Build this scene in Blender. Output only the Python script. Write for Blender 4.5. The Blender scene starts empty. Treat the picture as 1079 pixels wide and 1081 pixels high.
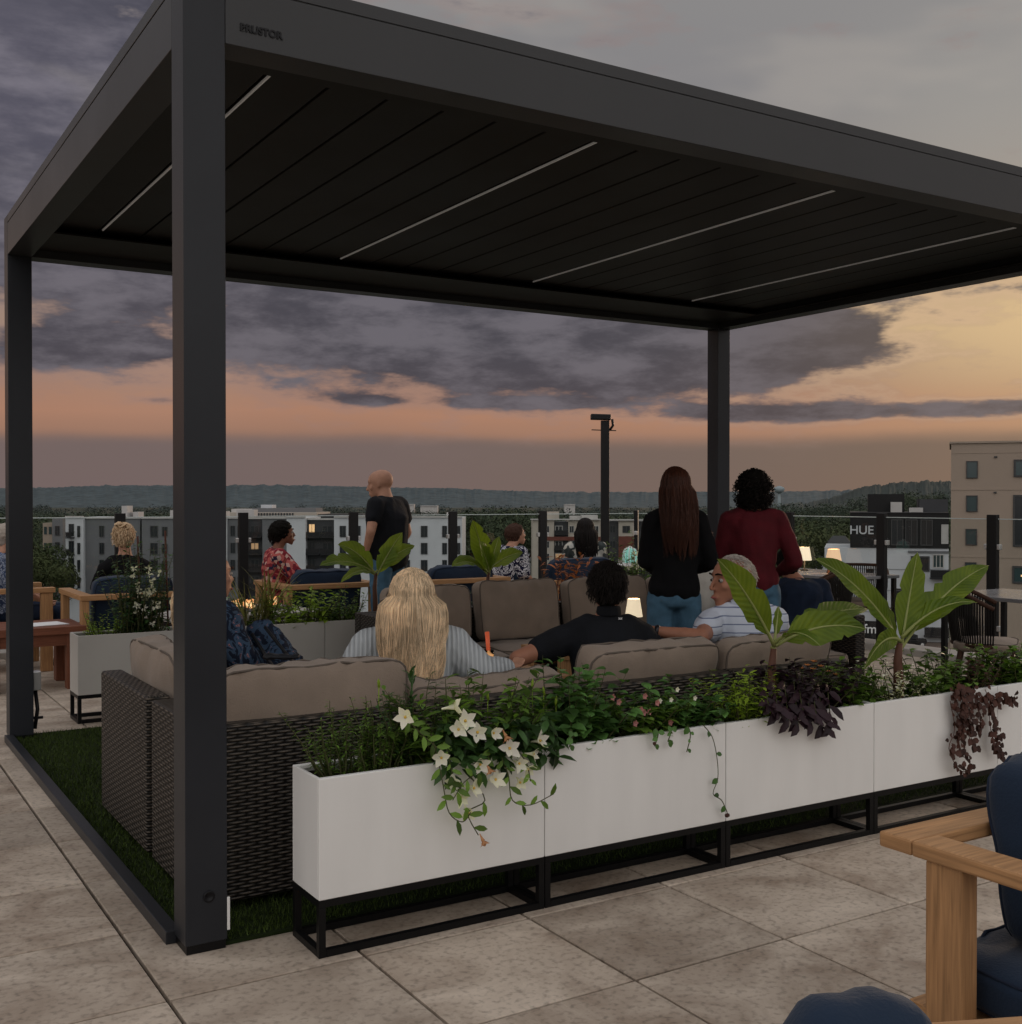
import bpy, bmesh, math, random
import numpy as np
from mathutils import Vector, Matrix, noise, Euler
random.seed(7)
R = math.radians
sc = bpy.context.scene
COL = bpy.data.collections.new('rooftop'); sc.collection.children.link(COL)

# ------------------------------------------------------------------ camera
CX, CY, CH, YAW, PITCH, FPX = -1.038, -3.725, 1.5, .5518, -.0104, 1196.8
cam = bpy.data.cameras.new('camera'); camo = bpy.data.objects.new('camera', cam); COL.objects.link(camo)
camo.location = (CX, CY, CH); camo.rotation_euler = (math.pi/2+PITCH, 0, -YAW)
cam.sensor_width = 36; cam.lens = FPX/1079*36; cam.clip_start = .05; cam.clip_end = 20000
sc.camera = camo
FW = Vector((math.sin(YAW), math.cos(YAW), 0)); RT = Vector((math.cos(YAW), -math.sin(YAW), 0))
def at(px, D, z=0.0):
    """a point on the plan: D metres ahead of the camera spot, px along the photo, at height z"""
    p = Vector((CX, CY, 0))+FW*D+RT*((px-539.5)/FPX*D); return Vector((p.x, p.y, z))
def zy(py, D):
    return CH-(py-528.0)*D/FPX

# ------------------------------------------------------------------ materials
def hexc(r, g, b):
    f = lambda c: (c/255/12.92) if c/255 <= .04045 else ((c/255+.055)/1.055)**2.4
    return (f(r), f(g), f(b), 1)
MATS = {}
def mat(name, col, rough=.6, metal=0, var=0, vs=5, bump=0, bs=40, emit=0, ecol=None, trans=0, island=0, coord='Object', spec=.2, aniso=None, sheen=0):
    if name in MATS: return MATS[name]
    m = bpy.data.materials.new(name); m.use_nodes = True; nt = m.node_tree; N = nt.nodes; L = nt.links
    b = N['Principled BSDF']; out = N['Material Output']
    c = tuple(col)+((1,) if len(col) == 3 else ())
    b.inputs['Base Color'].default_value = c; b.inputs['Roughness'].default_value = rough
    b.inputs['Metallic'].default_value = metal; b.inputs['Specular IOR Level'].default_value = spec
    if sheen: b.inputs['Sheen Weight'].default_value = sheen
    tc = N.new('ShaderNodeTexCoord'); mp = N.new('ShaderNodeMapping'); L.new(tc.outputs[coord], mp.inputs[0])
    if aniso: mp.inputs['Scale'].default_value = aniso
    colsock = None
    if var:
        n = N.new('ShaderNodeTexNoise'); n.inputs['Scale'].default_value = vs; n.inputs['Detail'].default_value = 6
        L.new(mp.outputs[0], n.inputs[0])
        r = N.new('ShaderNodeMapRange'); r.inputs[1].default_value = .3; r.inputs[2].default_value = .7
        r.inputs[3].default_value = 1-var; r.inputs[4].default_value = 1+var; L.new(n.outputs[0], r.inputs[0])
        x = N.new('ShaderNodeVectorMath'); x.operation = 'SCALE'; x.inputs[0].default_value = c[:3]
        L.new(r.outputs[0], x.inputs['Scale']); colsock = x.outputs[0]
        rr = N.new('ShaderNodeMapRange'); rr.inputs[3].default_value = max(0, rough-.1); rr.inputs[4].default_value = min(1, rough+.1)
        L.new(n.outputs[0], rr.inputs[0]); L.new(rr.outputs[0], b.inputs['Roughness'])
    if island:
        g = N.new('ShaderNodeNewGeometry')
        r = N.new('ShaderNodeMapRange'); r.inputs[3].default_value = 1-island; r.inputs[4].default_value = 1+island
        L.new(g.outputs['Random Per Island'], r.inputs[0])
        x = N.new('ShaderNodeVectorMath'); x.operation = 'SCALE'
        if colsock: L.new(colsock, x.inputs[0])
        else: x.inputs[0].default_value = c[:3]
        L.new(r.outputs[0], x.inputs['Scale']); colsock = x.outputs[0]
    if colsock: L.new(colsock, b.inputs['Base Color'])
    if bump:
        n2 = N.new('ShaderNodeTexNoise'); n2.inputs['Scale'].default_value = bs; n2.inputs['Detail'].default_value = 5
        L.new(mp.outputs[0], n2.inputs[0]); bp = N.new('ShaderNodeBump'); bp.inputs['Strength'].default_value = bump
        bp.inputs['Distance'].default_value = .01; L.new(n2.outputs[0], bp.inputs['Height']); L.new(bp.outputs[0], b.inputs['Normal'])
    if emit:
        b.inputs['Emission Color'].default_value = tuple(ecol or col)[:3]+(1,); b.inputs['Emission Strength'].default_value = emit
    if trans:
        t = N.new('ShaderNodeBsdfTranslucent'); mx = N.new('ShaderNodeMixShader'); mx.inputs[0].default_value = trans
        if colsock:
            y = N.new('ShaderNodeVectorMath'); y.operation = 'MULTIPLY'; y.inputs[1].default_value = (1.5, 1.7, .7)
            L.new(colsock, y.inputs[0]); L.new(y.outputs[0], t.inputs[0])
        else: t.inputs[0].default_value = (c[0]*1.5, c[1]*1.7, c[2]*.7, 1)
        L.new(b.outputs[0], mx.inputs[1]); L.new(t.outputs[0], mx.inputs[2]); L.new(mx.outputs[0], out.inputs[0])
    MATS[name] = m; return m

def wicker(name, c1, c2, su=.07, sy=.0125):
    """basket weave: strands run along u, each row passes over and under the uprights half a step off its neighbours"""
    m = bpy.data.materials.new(name); m.use_nodes = True; N = m.node_tree.nodes; L = m.node_tree.links; b = N['Principled BSDF']
    uv = N.new('ShaderNodeTexCoord'); sp = N.new('ShaderNodeSeparateXYZ'); L.new(uv.outputs['UV'], sp.inputs[0])
    def M(op, x, y=None):
        n = N.new('ShaderNodeMath'); n.operation = op
        for i, q in enumerate((x, y)):
            if q is None: continue
            if hasattr(q, 'default_value') or hasattr(q, 'is_linked'): L.new(q, n.inputs[i])
            else: n.inputs[i].default_value = q
        return n.outputs[0]
    vr = M('DIVIDE', sp.outputs[1], sy); row = M('FLOOR', vr); nz = N.new('ShaderNodeTexNoise'); nz.inputs['Scale'].default_value = 14; L.new(uv.outputs['UV'], nz.inputs[0])
    arch = M('ABSOLUTE', M('SINE', M('MULTIPLY', vr, math.pi)))
    ph = M('ADD', M('MULTIPLY', M('DIVIDE', sp.outputs[0], su), 2*math.pi), M('MULTIPLY', row, math.pi))
    s = M('ADD', M('MULTIPLY', M('SINE', M('ADD', ph, M('MULTIPLY', nz.outputs[0], 1.6))), .5), .5)
    h = M('MULTIPLY', arch, M('POWER', s, .6)); k = M('MULTIPLY', M('POWER', h, 1.5), M('ADD', M('MULTIPLY', nz.outputs[0], 1.2), .4))
    mx = N.new('ShaderNodeMix'); mx.data_type = 'RGBA'; L.new(k, mx.inputs[0]); mx.inputs[6].default_value = (*c2, 1); mx.inputs[7].default_value = (*c1, 1); L.new(mx.outputs[2], b.inputs['Base Color'])  # strand highlights and recess shade put into the colour by weave height
    bp = N.new('ShaderNodeBump'); bp.inputs['Strength'].default_value = .9; bp.inputs['Distance'].default_value = .008; L.new(h, bp.inputs['Height']); L.new(bp.outputs[0], b.inputs['Normal'])
    b.inputs['Roughness'].default_value = .45; b.inputs['Specular IOR Level'].default_value = .3; MATS[name] = m; return m

def wood(name, c):
    m = bpy.data.materials.new(name); m.use_nodes = True; N = m.node_tree.nodes; L = m.node_tree.links; b = N['Principled BSDF']
    uv = N.new('ShaderNodeTexCoord'); mp = N.new('ShaderNodeMapping'); mp.inputs['Scale'].default_value = (1.5, 28, 1); L.new(uv.outputs['UV'], mp.inputs[0])
    n = N.new('ShaderNodeTexNoise'); n.inputs['Scale'].default_value = 3; n.inputs['Detail'].default_value = 8; n.inputs['Distortion'].default_value = .6; L.new(mp.outputs[0], n.inputs[0])
    cr = N.new('ShaderNodeValToRGB'); cr.color_ramp.elements[0].position = .3; cr.color_ramp.elements[1].position = .72
    cr.color_ramp.elements[0].color = (*[x*.62 for x in c], 1); cr.color_ramp.elements[1].color = (*[x*1.15 for x in c], 1)
    L.new(n.outputs[0], cr.inputs[0]); L.new(cr.outputs[0], b.inputs['Base Color']); b.inputs['Roughness'].default_value = .5; b.inputs['Specular IOR Level'].default_value = .25
    bp = N.new('ShaderNodeBump'); bp.inputs['Strength'].default_value = .2; bp.inputs['Distance'].default_value = .004; L.new(n.outputs[0], bp.inputs['Height']); L.new(bp.outputs[0], b.inputs['Normal'])
    MATS[name] = m; return m

def pattern(name, cols, scale, kind='voronoi', rough=.85):
    """printed cloth: hard patches of the given colours"""
    m = bpy.data.materials.new(name); m.use_nodes = True; N = m.node_tree.nodes; L = m.node_tree.links; b = N['Principled BSDF']
    tc = N.new('ShaderNodeTexCoord')
    if kind == 'voronoi':
        n = N.new('ShaderNodeTexVoronoi'); n.inputs['Scale'].default_value = scale; o = n.outputs['Color']
        h = N.new('ShaderNodeSeparateColor'); L.new(tc.outputs['Object'], n.inputs[0]); L.new(o, h.inputs[0]); src = h.outputs[0]
    elif kind == 'stripe':
        n = N.new('ShaderNodeTexWave'); n.inputs['Scale'].default_value = scale; n.bands_direction = 'Z'; n.inputs['Distortion'].default_value = .5
        L.new(tc.outputs['Object'], n.inputs[0]); src = n.outputs[1]
    elif kind == 'rib':
        n = N.new('ShaderNodeTexWave'); n.inputs['Scale'].default_value = scale; n.bands_direction = 'DIAGONAL' if False else 'X'; n.inputs['Distortion'].default_value = 1.2
        n.inputs['Detail Scale'].default_value = .6; L.new(tc.outputs['Object'], n.inputs[0]); src = n.outputs[1]
        bp = N.new('ShaderNodeBump'); bp.inputs['Strength'].default_value = .9; bp.inputs['Distance'].default_value = .006; L.new(src, bp.inputs['Height']); L.new(bp.outputs[0], b.inputs['Normal'])
    else:
        n = N.new('ShaderNodeTexNoise'); n.inputs['Scale'].default_value = scale; n.inputs['Distortion'].default_value = 2.5; L.new(tc.outputs['Object'], n.inputs[0]); src = n.outputs[0]
    cr = N.new('ShaderNodeValToRGB'); cr.color_ramp.interpolation = 'LINEAR' if kind == 'rib' else 'CONSTANT'
    e = cr.color_ramp.elements
    while len(e) < len(cols): e.new(.5)
    for i, (p, c) in enumerate(cols): e[i].position = p; e[i].color = (*c, 1)
    L.new(src, cr.inputs[0]); L.new(cr.outputs[0], b.inputs['Base Color']); b.inputs['Roughness'].default_value = rough; b.inputs['Specular IOR Level'].default_value = .15
    MATS[name] = m; return m

def glassmat(name, tint=(.9, .94, .93), refl=.08):
    m = bpy.data.materials.new(name); m.use_nodes = True; N = m.node_tree.nodes; L = m.node_tree.links
    N.remove(N['Principled BSDF']); t = N.new('ShaderNodeBsdfTransparent'); t.inputs[0].default_value = (*tint, 1)
    g = N.new('ShaderNodeBsdfGlossy'); g.inputs['Roughness'].default_value = .02; f = N.new('ShaderNodeFresnel'); f.inputs[0].default_value = 1.45
    mx = N.new('ShaderNodeMixShader'); L.new(f.outputs[0], mx.inputs[0]); L.new(t.outputs[0], mx.inputs[1]); L.new(g.outputs[0], mx.inputs[2])
    L.new(mx.outputs[0], N['Material Output'].inputs[0]); MATS[name] = m; return m

# ------------------------------------------------------------------ geometry helpers
ICO = {}
def ico(sub):
    if sub not in ICO:
        b = bmesh.new(); bmesh.ops.create_icosphere(b, subdivisions=sub, radius=1)
        ICO[sub] = ([v.co.copy() for v in b.verts], [[v.index for v in f.verts] for f in b.faces]); b.free()
    return ICO[sub]
class G:
    def __init__(s): s.v = []; s.f = []; s.sm = []
    def add(s, vs, fs, smooth=False):
        o = len(s.v); s.v += [tuple(v) for v in vs]; s.f += [[i+o for i in f] for f in fs]; s.sm += [smooth]*len(fs)
    def box(s, c, size, rot=None, bev=.0):
        b = bmesh.new(); bmesh.ops.create_cube(b, size=1)
        for v in b.verts: v.co = Vector((v.co.x*size[0], v.co.y*size[1], v.co.z*size[2]))
        if bev: bmesh.ops.bevel(b, geom=b.edges[:], offset=min(bev, min(size)*.4), segments=2, affect='EDGES', profile=.5)
        M = Matrix.Translation(Vector(c)) @ (Euler(rot).to_matrix().to_4x4() if rot else Matrix.Identity(4))
        b.transform(M); b.verts.index_update()
        s.add([v.co for v in b.verts], [[v.index for v in f.verts] for f in b.faces]); b.free(); return s
    def bx(s, x0, x1, y0, y1, z0, z1, bev=0):
        return s.box(((x0+x1)/2, (y0+y1)/2, (z0+z1)/2), (x1-x0, y1-y0, z1-z0), None, bev)
    def tube(s, pts, rad, n=6, smooth=True, cap=True):
        pts = [Vector(p) for p in pts]; k = len(pts)
        if not hasattr(rad, '__len__'): rad = [rad]*k
        up = Vector((0, 0, 1)); rings = []
        for i, p in enumerate(pts):
            d = (pts[min(i+1, k-1)]-pts[max(i-1, 0)])
            d = d.normalized() if d.length > 1e-9 else Vector((0, 0, 1))
            if i == 0: a = d.cross(up if abs(d.z) < .95 else Vector((1, 0, 0))).normalized()
            else: a = (a-d*a.dot(d)); a = a.normalized() if a.length > 1e-6 else d.orthogonal().normalized()
            b = d.cross(a)
            rings.append([p+(a*math.cos(2*math.pi*j/n)+b*math.sin(2*math.pi*j/n))*rad[i] for j in range(n)])
        fs = [[i*n+j, i*n+(j+1) % n, (i+1)*n+(j+1) % n, (i+1)*n+j] for i in range(k-1) for j in range(n)]
        if cap: fs += [list(range(n))[::-1], [(k-1)*n+j for j in range(n)]]
        s.add([q for r in rings for q in r], fs, smooth); return s
    def lathe(s, c, prof, n=24, smooth=True, axis=None):
        c = Vector(c); vs = []
        M = axis.to_track_quat('Z', 'Y').to_matrix() if axis else Matrix.Identity(3)
        for r, z in prof: vs += [c+M @ Vector((r*math.cos(2*math.pi*j/n), r*math.sin(2*math.pi*j/n), z)) for j in range(n)]
        fs = [[i*n+j, i*n+(j+1) % n, (i+1)*n+(j+1) % n, (i+1)*n+j] for i in range(len(prof)-1) for j in range(n)]
        fs += [list(range(n))[::-1], [(len(prof)-1)*n+j for j in range(n)]]
        s.add(vs, fs, smooth); return s
    def ell(s, c, r, sub=2, rot=None, nz=0, nf=1):
        V, F = ico(sub); c = Vector(c); M = Euler(rot).to_matrix() if rot else Matrix.Identity(3); off = Vector((random.random()*50,)*3)
        vs = [c+M @ Vector((v.x*r[0], v.y*r[1], v.z*r[2]))*(1+(nz*noise.noise(v*nf+off) if nz else 0)) for v in V]
        s.add(vs, F, True); return s
    def hull(s, items, sub=2):
        b = bmesh.new(); V, _ = ico(sub)
        for it in items:
            c, r = Vector(it[0]), it[1]; r = (r, r, r) if not hasattr(r, '__len__') else r
            M = it[2] if len(it) > 2 else None
            for v in V:
                q = Vector((v.x*r[0], v.y*r[1], v.z*r[2])); b.verts.new(c+(M @ q if M else q))
        res = bmesh.ops.convex_hull(b, input=b.verts[:])
        dead = [g for g in res['geom_interior']+res['geom_unused'] if isinstance(g, bmesh.types.BMVert)]
        bmesh.ops.delete(b, geom=list(set(dead)), context='VERTS'); b.verts.index_update()
        s.add([v.co for v in b.verts], [[v.index for v in f.verts] for f in b.faces], True); b.free(); return s
    def chain(s, items, sub=2):
        for i in range(len(items)-1): s.hull([items[i], items[i+1]], sub)
        return s
    def leaf(s, p, d, up, L, W, curve=.4, fold=.25, seg=4, pw=1.0, rag=0, stalk=0):
        p = Vector(p); d = Vector(d).normalized(); up = Vector(up)
        sd = d.cross(up); sd = sd.normalized() if sd.length > 1e-5 else d.orthogonal().normalized(); n = sd.cross(d)
        vs = []; q = p.copy(); st = L/seg; ang = 0
        for i in range(seg+1):
            t = i/seg; w = W*.5*(math.sin(math.pi*min(1, (t*.96+.04))**pw))*(1+rag*random.uniform(-1, 1)) if i < seg else 0
            dd = (d*math.cos(ang)-n*math.sin(ang)); nn = (n*math.cos(ang)+d*math.sin(ang))
            vs += [q-sd*w+nn*w*fold, q.copy(), q+sd*w+nn*w*fold]
            q = q+dd*st; ang += curve/seg
        fs = []
        for i in range(seg):
            a = i*3; fs += [[a, a+1, a+4, a+3], [a+1, a+2, a+5, a+4]]
        s.add(vs, fs, True); return s
    def build(s, name, m, parent=None, uv=True, offset=None):
        me = bpy.data.meshes.new(name); me.from_pydata(s.v, [], s.f); me.update()
        me.polygons.foreach_set('use_smooth', s.sm)
        if m is not None: me.materials.append(m if not isinstance(m, str) else MATS[m])
        if uv: boxuv(me)
        return link(name, me, parent)
def boxuv(me):
    n = len(me.loops)
    if not n: return
    uvl = me.uv_layers.new(name='UVMap')
    co = np.empty(len(me.vertices)*3, np.float32); me.vertices.foreach_get('co', co); co = co.reshape(-1, 3)
    vi = np.empty(n, np.int32); me.loops.foreach_get('vertex_index', vi)
    nr = np.empty(len(me.polygons)*3, np.float32); me.polygons.foreach_get('normal', nr); nr = np.abs(nr.reshape(-1, 3))
    tot = np.empty(len(me.polygons), np.int32); me.polygons.foreach_get('loop_total', tot)
    ax = np.repeat(np.argmax(nr, 1), tot); c = co[vi]
    ext = co.max(0)-co.min(0)
    u = np.where(ax == 0, c[:, 1], c[:, 0]); v = np.where(ax == 2, c[:, 1], c[:, 2])
    if m_long_z(ext): u, v = v, u      # grain runs up tall pieces
    elif ext[1] > ext[0]*1.2: u, v = np.where(ax == 2, v, u), np.where(ax == 2, u, v)
    uvl.data.foreach_set('uv', np.stack([u, v], 1).astype(np.float32).ravel())
def m_long_z(e): return e[2] > max(e[0], e[1])*1.3
def link(name, me, parent=None):
    o = bpy.data.objects.new(name, me); COL.objects.link(o)
    if parent is not None: o.parent = parent
    return o
def thing(name, label, cat, loc=(0, 0, 0), rz=0, group=None):
    o = bpy.data.objects.new(name, None); COL.objects.link(o); o.location = loc; o.rotation_euler = (0, 0, rz); o.empty_display_size = .1
    return tag(o, label, cat, group)
def tag(o, label, cat, group=None):
    o['label'] = label; o['category'] = cat
    if group: o['group'] = group
    return o
def struct(o): o['kind'] = 'structure'; return o
def remesh(g, name, m, parent=None, vox=.01, smooth=6, disp=None):
    me = bpy.data.meshes.new('t'); me.from_pydata(g.v, [], g.f); o = bpy.data.objects.new('t', me); COL.objects.link(o)
    r = o.modifiers.new('r', 'REMESH'); r.mode = 'VOXEL'; r.voxel_size = vox; r.adaptivity = 0
    if smooth: k = o.modifiers.new('s', 'SMOOTH'); k.iterations = smooth; k.factor = .5
    dg = bpy.context.evaluated_depsgraph_get(); dg.update(); e = o.evaluated_get(dg)
    me2 = bpy.data.meshes.new_from_object(e); bpy.data.objects.remove(o); bpy.data.meshes.remove(me)
    me2.name = name; me2.materials.clear(); me2.materials.append(MATS[m] if isinstance(m, str) else m)
    if disp:
        nn = [v.normal.copy() for v in me2.vertices]
        for v, k in zip(me2.vertices, nn): v.co = v.co+k*disp(v.co)
    me2.polygons.foreach_set('use_smooth', [True]*len(me2.polygons))
    return link(name, me2, parent)
def cloned(o, name=None):
    c = o.copy(); COL.objects.link(c)
    for ch in list(o.children):
        k = cloned(ch); k.parent = c; k.matrix_parent_inverse = ch.matrix_parent_inverse.copy()
    return c
def textmesh(txt, size, name, m, parent, depth=.01, bold=0):
    cu = bpy.data.curves.new('t', 'FONT'); cu.body = txt; cu.size = size; cu.extrude = depth; cu.align_x = 'CENTER'; cu.offset = bold
    o = bpy.data.objects.new('t', cu); COL.objects.link(o); dg = bpy.context.evaluated_depsgraph_get(); dg.update()
    me = bpy.data.meshes.new_from_object(o.evaluated_get(dg)); bpy.data.objects.remove(o); me.materials.clear(); me.materials.append(MATS[m])
    return link(name, me, parent)
def cushion(size, p=5, puff=.35, wr=.014, res=18, seed=0, sag=0):
    """rounded stuffed block, thickness along y"""
    b = bmesh.new(); bmesh.ops.create_cube(b, size=2); bmesh.ops.subdivide_edges(b, edges=b.edges[:], cuts=res, use_grid_fill=True)
    off = Vector((seed*3.7, seed*1.3, seed*7.1)); g = G(); vs = []
    def shape(q, grow=1.):
        th = (1-puff)+puff*(1-abs(q.x)**2.2)*(1-abs(q.z)**2.2)
        w = Vector((q.x*size[0]/2*grow, q.y*th*size[1]/2*grow, q.z*size[2]/2*grow))
        nz = noise.noise(w*7+off)*wr+noise.noise(Vector((w.x*26, w.y*8, w.z*5))+off)*wr*(.35+.9*max(0, q.z))
        w += Vector((q.x*.3, q.y, q.z*.6))*nz
        w.z -= sag*(1-q.x*q.x)*(q.z+1)/2*size[2]; return w
    for v in b.verts:
        a = v.co; r = (abs(a.x)**p+abs(a.y)**p+abs(a.z)**p)**(1/p); vs.append(shape(a/r))
    b.verts.index_update(); g.add(vs, [[v.index for v in f.verts] for f in b.faces], True); b.free()
    yf = .80; kf = (1-yf**p)**(1/p); pip = G()
    for sg in (1, -1):
        pts = []
        for i in range(65):
            t = 2*math.pi*i/64; c, s_ = math.cos(t), math.sin(t); k = (abs(c)**p+abs(s_)**p)**(-1/p)*kf; pts.append(shape(Vector((c*k, sg*yf, s_*k)), 1.004))
        pip.tube(pts, .005, 6, cap=False)
    return g, pip
def put_cushion(name, parent, size, loc, rot=(0, 0, 0), m='taupe', pm='taupe_piping', **k):
    g, pip = cushion(size, **k); c = g.build(name, m, parent); c.location = loc; c.rotation_euler = rot
    pip.build('piping', pm, c, uv=False); return c
# ------------------------------------------------------------------ world
W = bpy.data.worlds.new('World'); sc.world = W; W.use_nodes = True
wn = W.node_tree; WN = wn.nodes; WL = wn.links
bgn = WN['Background']; wout = WN['World Output']
class S:
    def __init__(s, k): s.k = k
    @staticmethod
    def m(op, *a):
        n = WN.new('ShaderNodeMath'); n.operation = op
        for i, x in enumerate(a):
            if isinstance(x, S): WL.new(x.k, n.inputs[i])
            else: n.inputs[i].default_value = x
        return S(n.outputs[0])
    def __add__(s, o): return S.m('ADD', s, o)
    def __sub__(s, o): return S.m('SUBTRACT', s, o)
    def __rsub__(s, o): return S.m('SUBTRACT', o, s)
    def __mul__(s, o): return S.m('MULTIPLY', s, o)
    def __truediv__(s, o): return S.m('DIVIDE', s, o)
def smooth(x, lo, hi, a=0., b=1.):
    n = WN.new('ShaderNodeMapRange'); n.interpolation_type = 'SMOOTHSTEP'; WL.new(x.k, n.inputs[0])
    for i, v in enumerate((lo, hi, a, b)): n.inputs[i+1].default_value = v
    return S(n.outputs[0])
def mixc(f, a, b, mode='MIX'):
    n = WN.new('ShaderNodeMix'); n.data_type = 'RGBA'; n.blend_type = mode; n.clamp_factor = True
    if isinstance(f, S): WL.new(f.k, n.inputs[0])
    else: n.inputs[0].default_value = f
    for i, x in ((6, a), (7, b)):
        if isinstance(x, S): WL.new(x.k, n.inputs[i])
        else: n.inputs[i].default_value = x
    return S(n.outputs[2])
tc = WN.new('ShaderNodeTexCoord'); sp = WN.new('ShaderNodeSeparateXYZ'); WL.new(tc.outputs['Generated'], sp.inputs[0])
dx, dy, dz = (S(sp.outputs[i]) for i in range(3))
fx = dx*FW.x+dy*FW.y; rx = dx*RT.x+dy*RT.y
az = S.m('ARCTAN2', rx, fx); el = S.m('ARCSINE', dz)
def noisew(u, v, scale, det=7, rough=.55, dist=0., w=0.):
    c = WN.new('ShaderNodeCombineXYZ')
    WL.new(u.k, c.inputs[0]); WL.new(v.k, c.inputs[1]); c.inputs[2].default_value = w
    n = WN.new('ShaderNodeTexNoise'); n.inputs['Scale'].default_value = scale; n.inputs['Detail'].default_value = det
    n.inputs['Roughness'].default_value = rough; n.inputs['Distortion'].default_value = dist; WL.new(c.outputs[0], n.inputs[0]); return S(n.outputs[0])
def blobw(a0, e0, sa, se, amp):
    u = (az-a0)/sa; v = (el-e0)/se
    return S.m('EXPONENT', (u*u+v*v)*-1.)*amp
n1 = noisew(az, el*3.6, 4.6, 5, .56, 0, 1.7)           # cloud bodies, flattened along the horizon
n2 = noisew(az, el*3.0, 13, 5, .62, 0, 4.1)            # ragged edges
n3 = noisew(az, el*7.0, 3.0, 2, .5, 0, 9.3)              # long streaks
elw = el+(n3-.5)*.022
ramp = WN.new('ShaderNodeValToRGB'); WL.new((elw/1.6).k, ramp.inputs[0]); cr = ramp.color_ramp; E = cr.elements
stops = [(-.2, (60, 58, 56)), (0, (120, 103, 98)), (.042, (118, 101, 95)), (.056, (150, 114, 97)), (.075, (167, 123, 101)), (.095, (160, 122, 103)),
         (.13, (152, 127, 112)), (.19, (150, 131, 118)), (.25, (134, 126, 124)), (.33, (128, 126, 129)), (.42, (136, 134, 134)), (.7, (150, 149, 151)), (1.5, (158, 158, 163))]
while len(E) < len(stops): E.new(.9)
for i, (p, c) in enumerate(stops): E[i].position = max(0, p/1.6) if i else 0; E[i].color = hexc(*c)
E[1].position = .0008
base = S(ramp.outputs[0])
# the bright gap toward the sunset, right of frame, and its warm spread
g1 = blobw(.46, .155, .17, .075, 1.)+blobw(.30, .16, .06, .03, .45)
base = mixc(g1, base, hexc(214, 182, 136))
base = mixc(blobw(.35, .07, .30, .018, .45), base, hexc(180, 134, 106))
base = mixc(blobw(.42, .30, .20, .09, .55), base, hexc(166, 162, 154))
base = mixc(blobw(-.30, .135, .10, .05, .6), base, hexc(172, 138, 120))
# cloud cover: where it is thick, then broken up by noise
bias = blobw(.0, .155, .24, .052, 1.05)+blobw(.06, .118, .14, .022, .36)+blobw(-.12, .175, .10, .04, .3)+blobw(-.36, .127, .060, .015, .46)
bias = bias+blobw(-.41, .19, .04, .014, .36)+blobw(-.31, .185, .03, .022, .34)+blobw(.255, .128, .075, .022, .42)+blobw(.38, .074, .20, .009, .46)+blobw(.20, .074, .06, .006, .22)
bias = bias+blobw(.46, .17, .035, .016, .36)+blobw(.30, .14, .03, .012, .26)+blobw(-.47, .34, .21, .16, .95)+blobw(-.13, .088, .05, .007, .30)+blobw(-.30, .083, .025, .004, .2)
bias = bias+blobw(.02, .085, .09, .004, .24)
dens = (n1-.5)*1.0+(n2-.5)*.75+bias
cl = smooth(dens, .17, .36)
ccol = mixc(smooth(n2, .35, .65), hexc(62, 62, 73), hexc(100, 97, 106))
ccol = mixc(blobw(-.45, .33, .17, .13, .8), ccol, mixc(smooth(n1*.6+n2*.4, .42, .64), hexc(84, 81, 95), hexc(122, 117, 128)))
ccol = mixc(blobw(.3, .13, .12, .05, .5), ccol, hexc(84, 74, 74))
col = mixc(cl*.94, base, ccol)
col = mixc((smooth(dens, .04, .2)-smooth(dens, .2, .36))*.30, col, hexc(146, 122, 118))
# lit rims along the broken edges near the sunset
rim = (smooth(dens, .10, .2)-smooth(dens, .2, .3))*blobw(.42, .15, .25, .07, .55)
col = mixc(rim, col, hexc(214, 180, 142))
# the low haze bank over the hills, flat topped
hz = smooth(elw+(n2-.5)*.008, .062, .044)
col = mixc(hz*.9, col, mixc(smooth(az, -.3, .45), hexc(112, 97, 96), hexc(110, 94, 86)))
# faint high streaks overhead on the right
col = mixc(smooth(noisew(az*1.2+el, el*3.2, 4, 3, .6, 0, 2.2), .5, .72)*smooth(el, .22, .34)*.32, col, hexc(172, 164, 156))
# the sky behind the spot where the photo was taken: open and still bright after sunset
col = mixc(smooth(fx, .35, -.5)*smooth(el, -.02, .1), col, hexc(243, 238, 234))
col = mixc(smooth(el, .55, 1.1), col, hexc(222, 220, 222))
# the clear air glow above the cloud, low sun
sky = WN.new('ShaderNodeTexSky'); sky.sky_type = 'NISHITA'; sky.sun_disc = False
SUN_EL, SUN_AZ = R(7), YAW+R(38)
sky.sun_elevation = SUN_EL; sky.sun_rotation = SUN_AZ
skm = mixc(1., S(sky.outputs[0]), (.0018, .0018, .0018, 1), 'MULTIPLY')
tot = mixc(1., col, skm, 'ADD')
WL.new(tot.k, bgn.inputs[0]); bgn.inputs[1].default_value = 1.0; W.cycles.sampling_method = 'MANUAL'; W.cycles.sample_map_resolution = 256
sl = bpy.data.lights.new('sun', 'SUN'); sl.energy = .8; sl.angle = R(14); sl.color = (1, .72, .5)
so = bpy.data.objects.new('sun', sl); COL.objects.link(so)
sd = Vector((math.sin(SUN_AZ)*math.cos(SUN_EL), math.cos(SUN_AZ)*math.cos(SUN_EL), math.sin(SUN_EL)))
so.rotation_euler = sd.to_track_quat('Z', 'Y').to_euler()
sc.view_settings.view_transform = 'Standard'; sc.view_settings.look = 'None'; sc.view_settings.exposure = 0
sc.cycles.max_bounces = 4; sc.cycles.diffuse_bounces = 3; sc.cycles.glossy_bounces = 2; sc.cycles.transmission_bounces = 2; sc.cycles.transparent_max_bounces = 10; sc.cycles.use_adaptive_sampling = True; sc.cycles.adaptive_threshold = .025; sc.cycles.caustics_reflective = False; sc.cycles.caustics_refractive = False; sc.cycles.use_denoising = True

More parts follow.
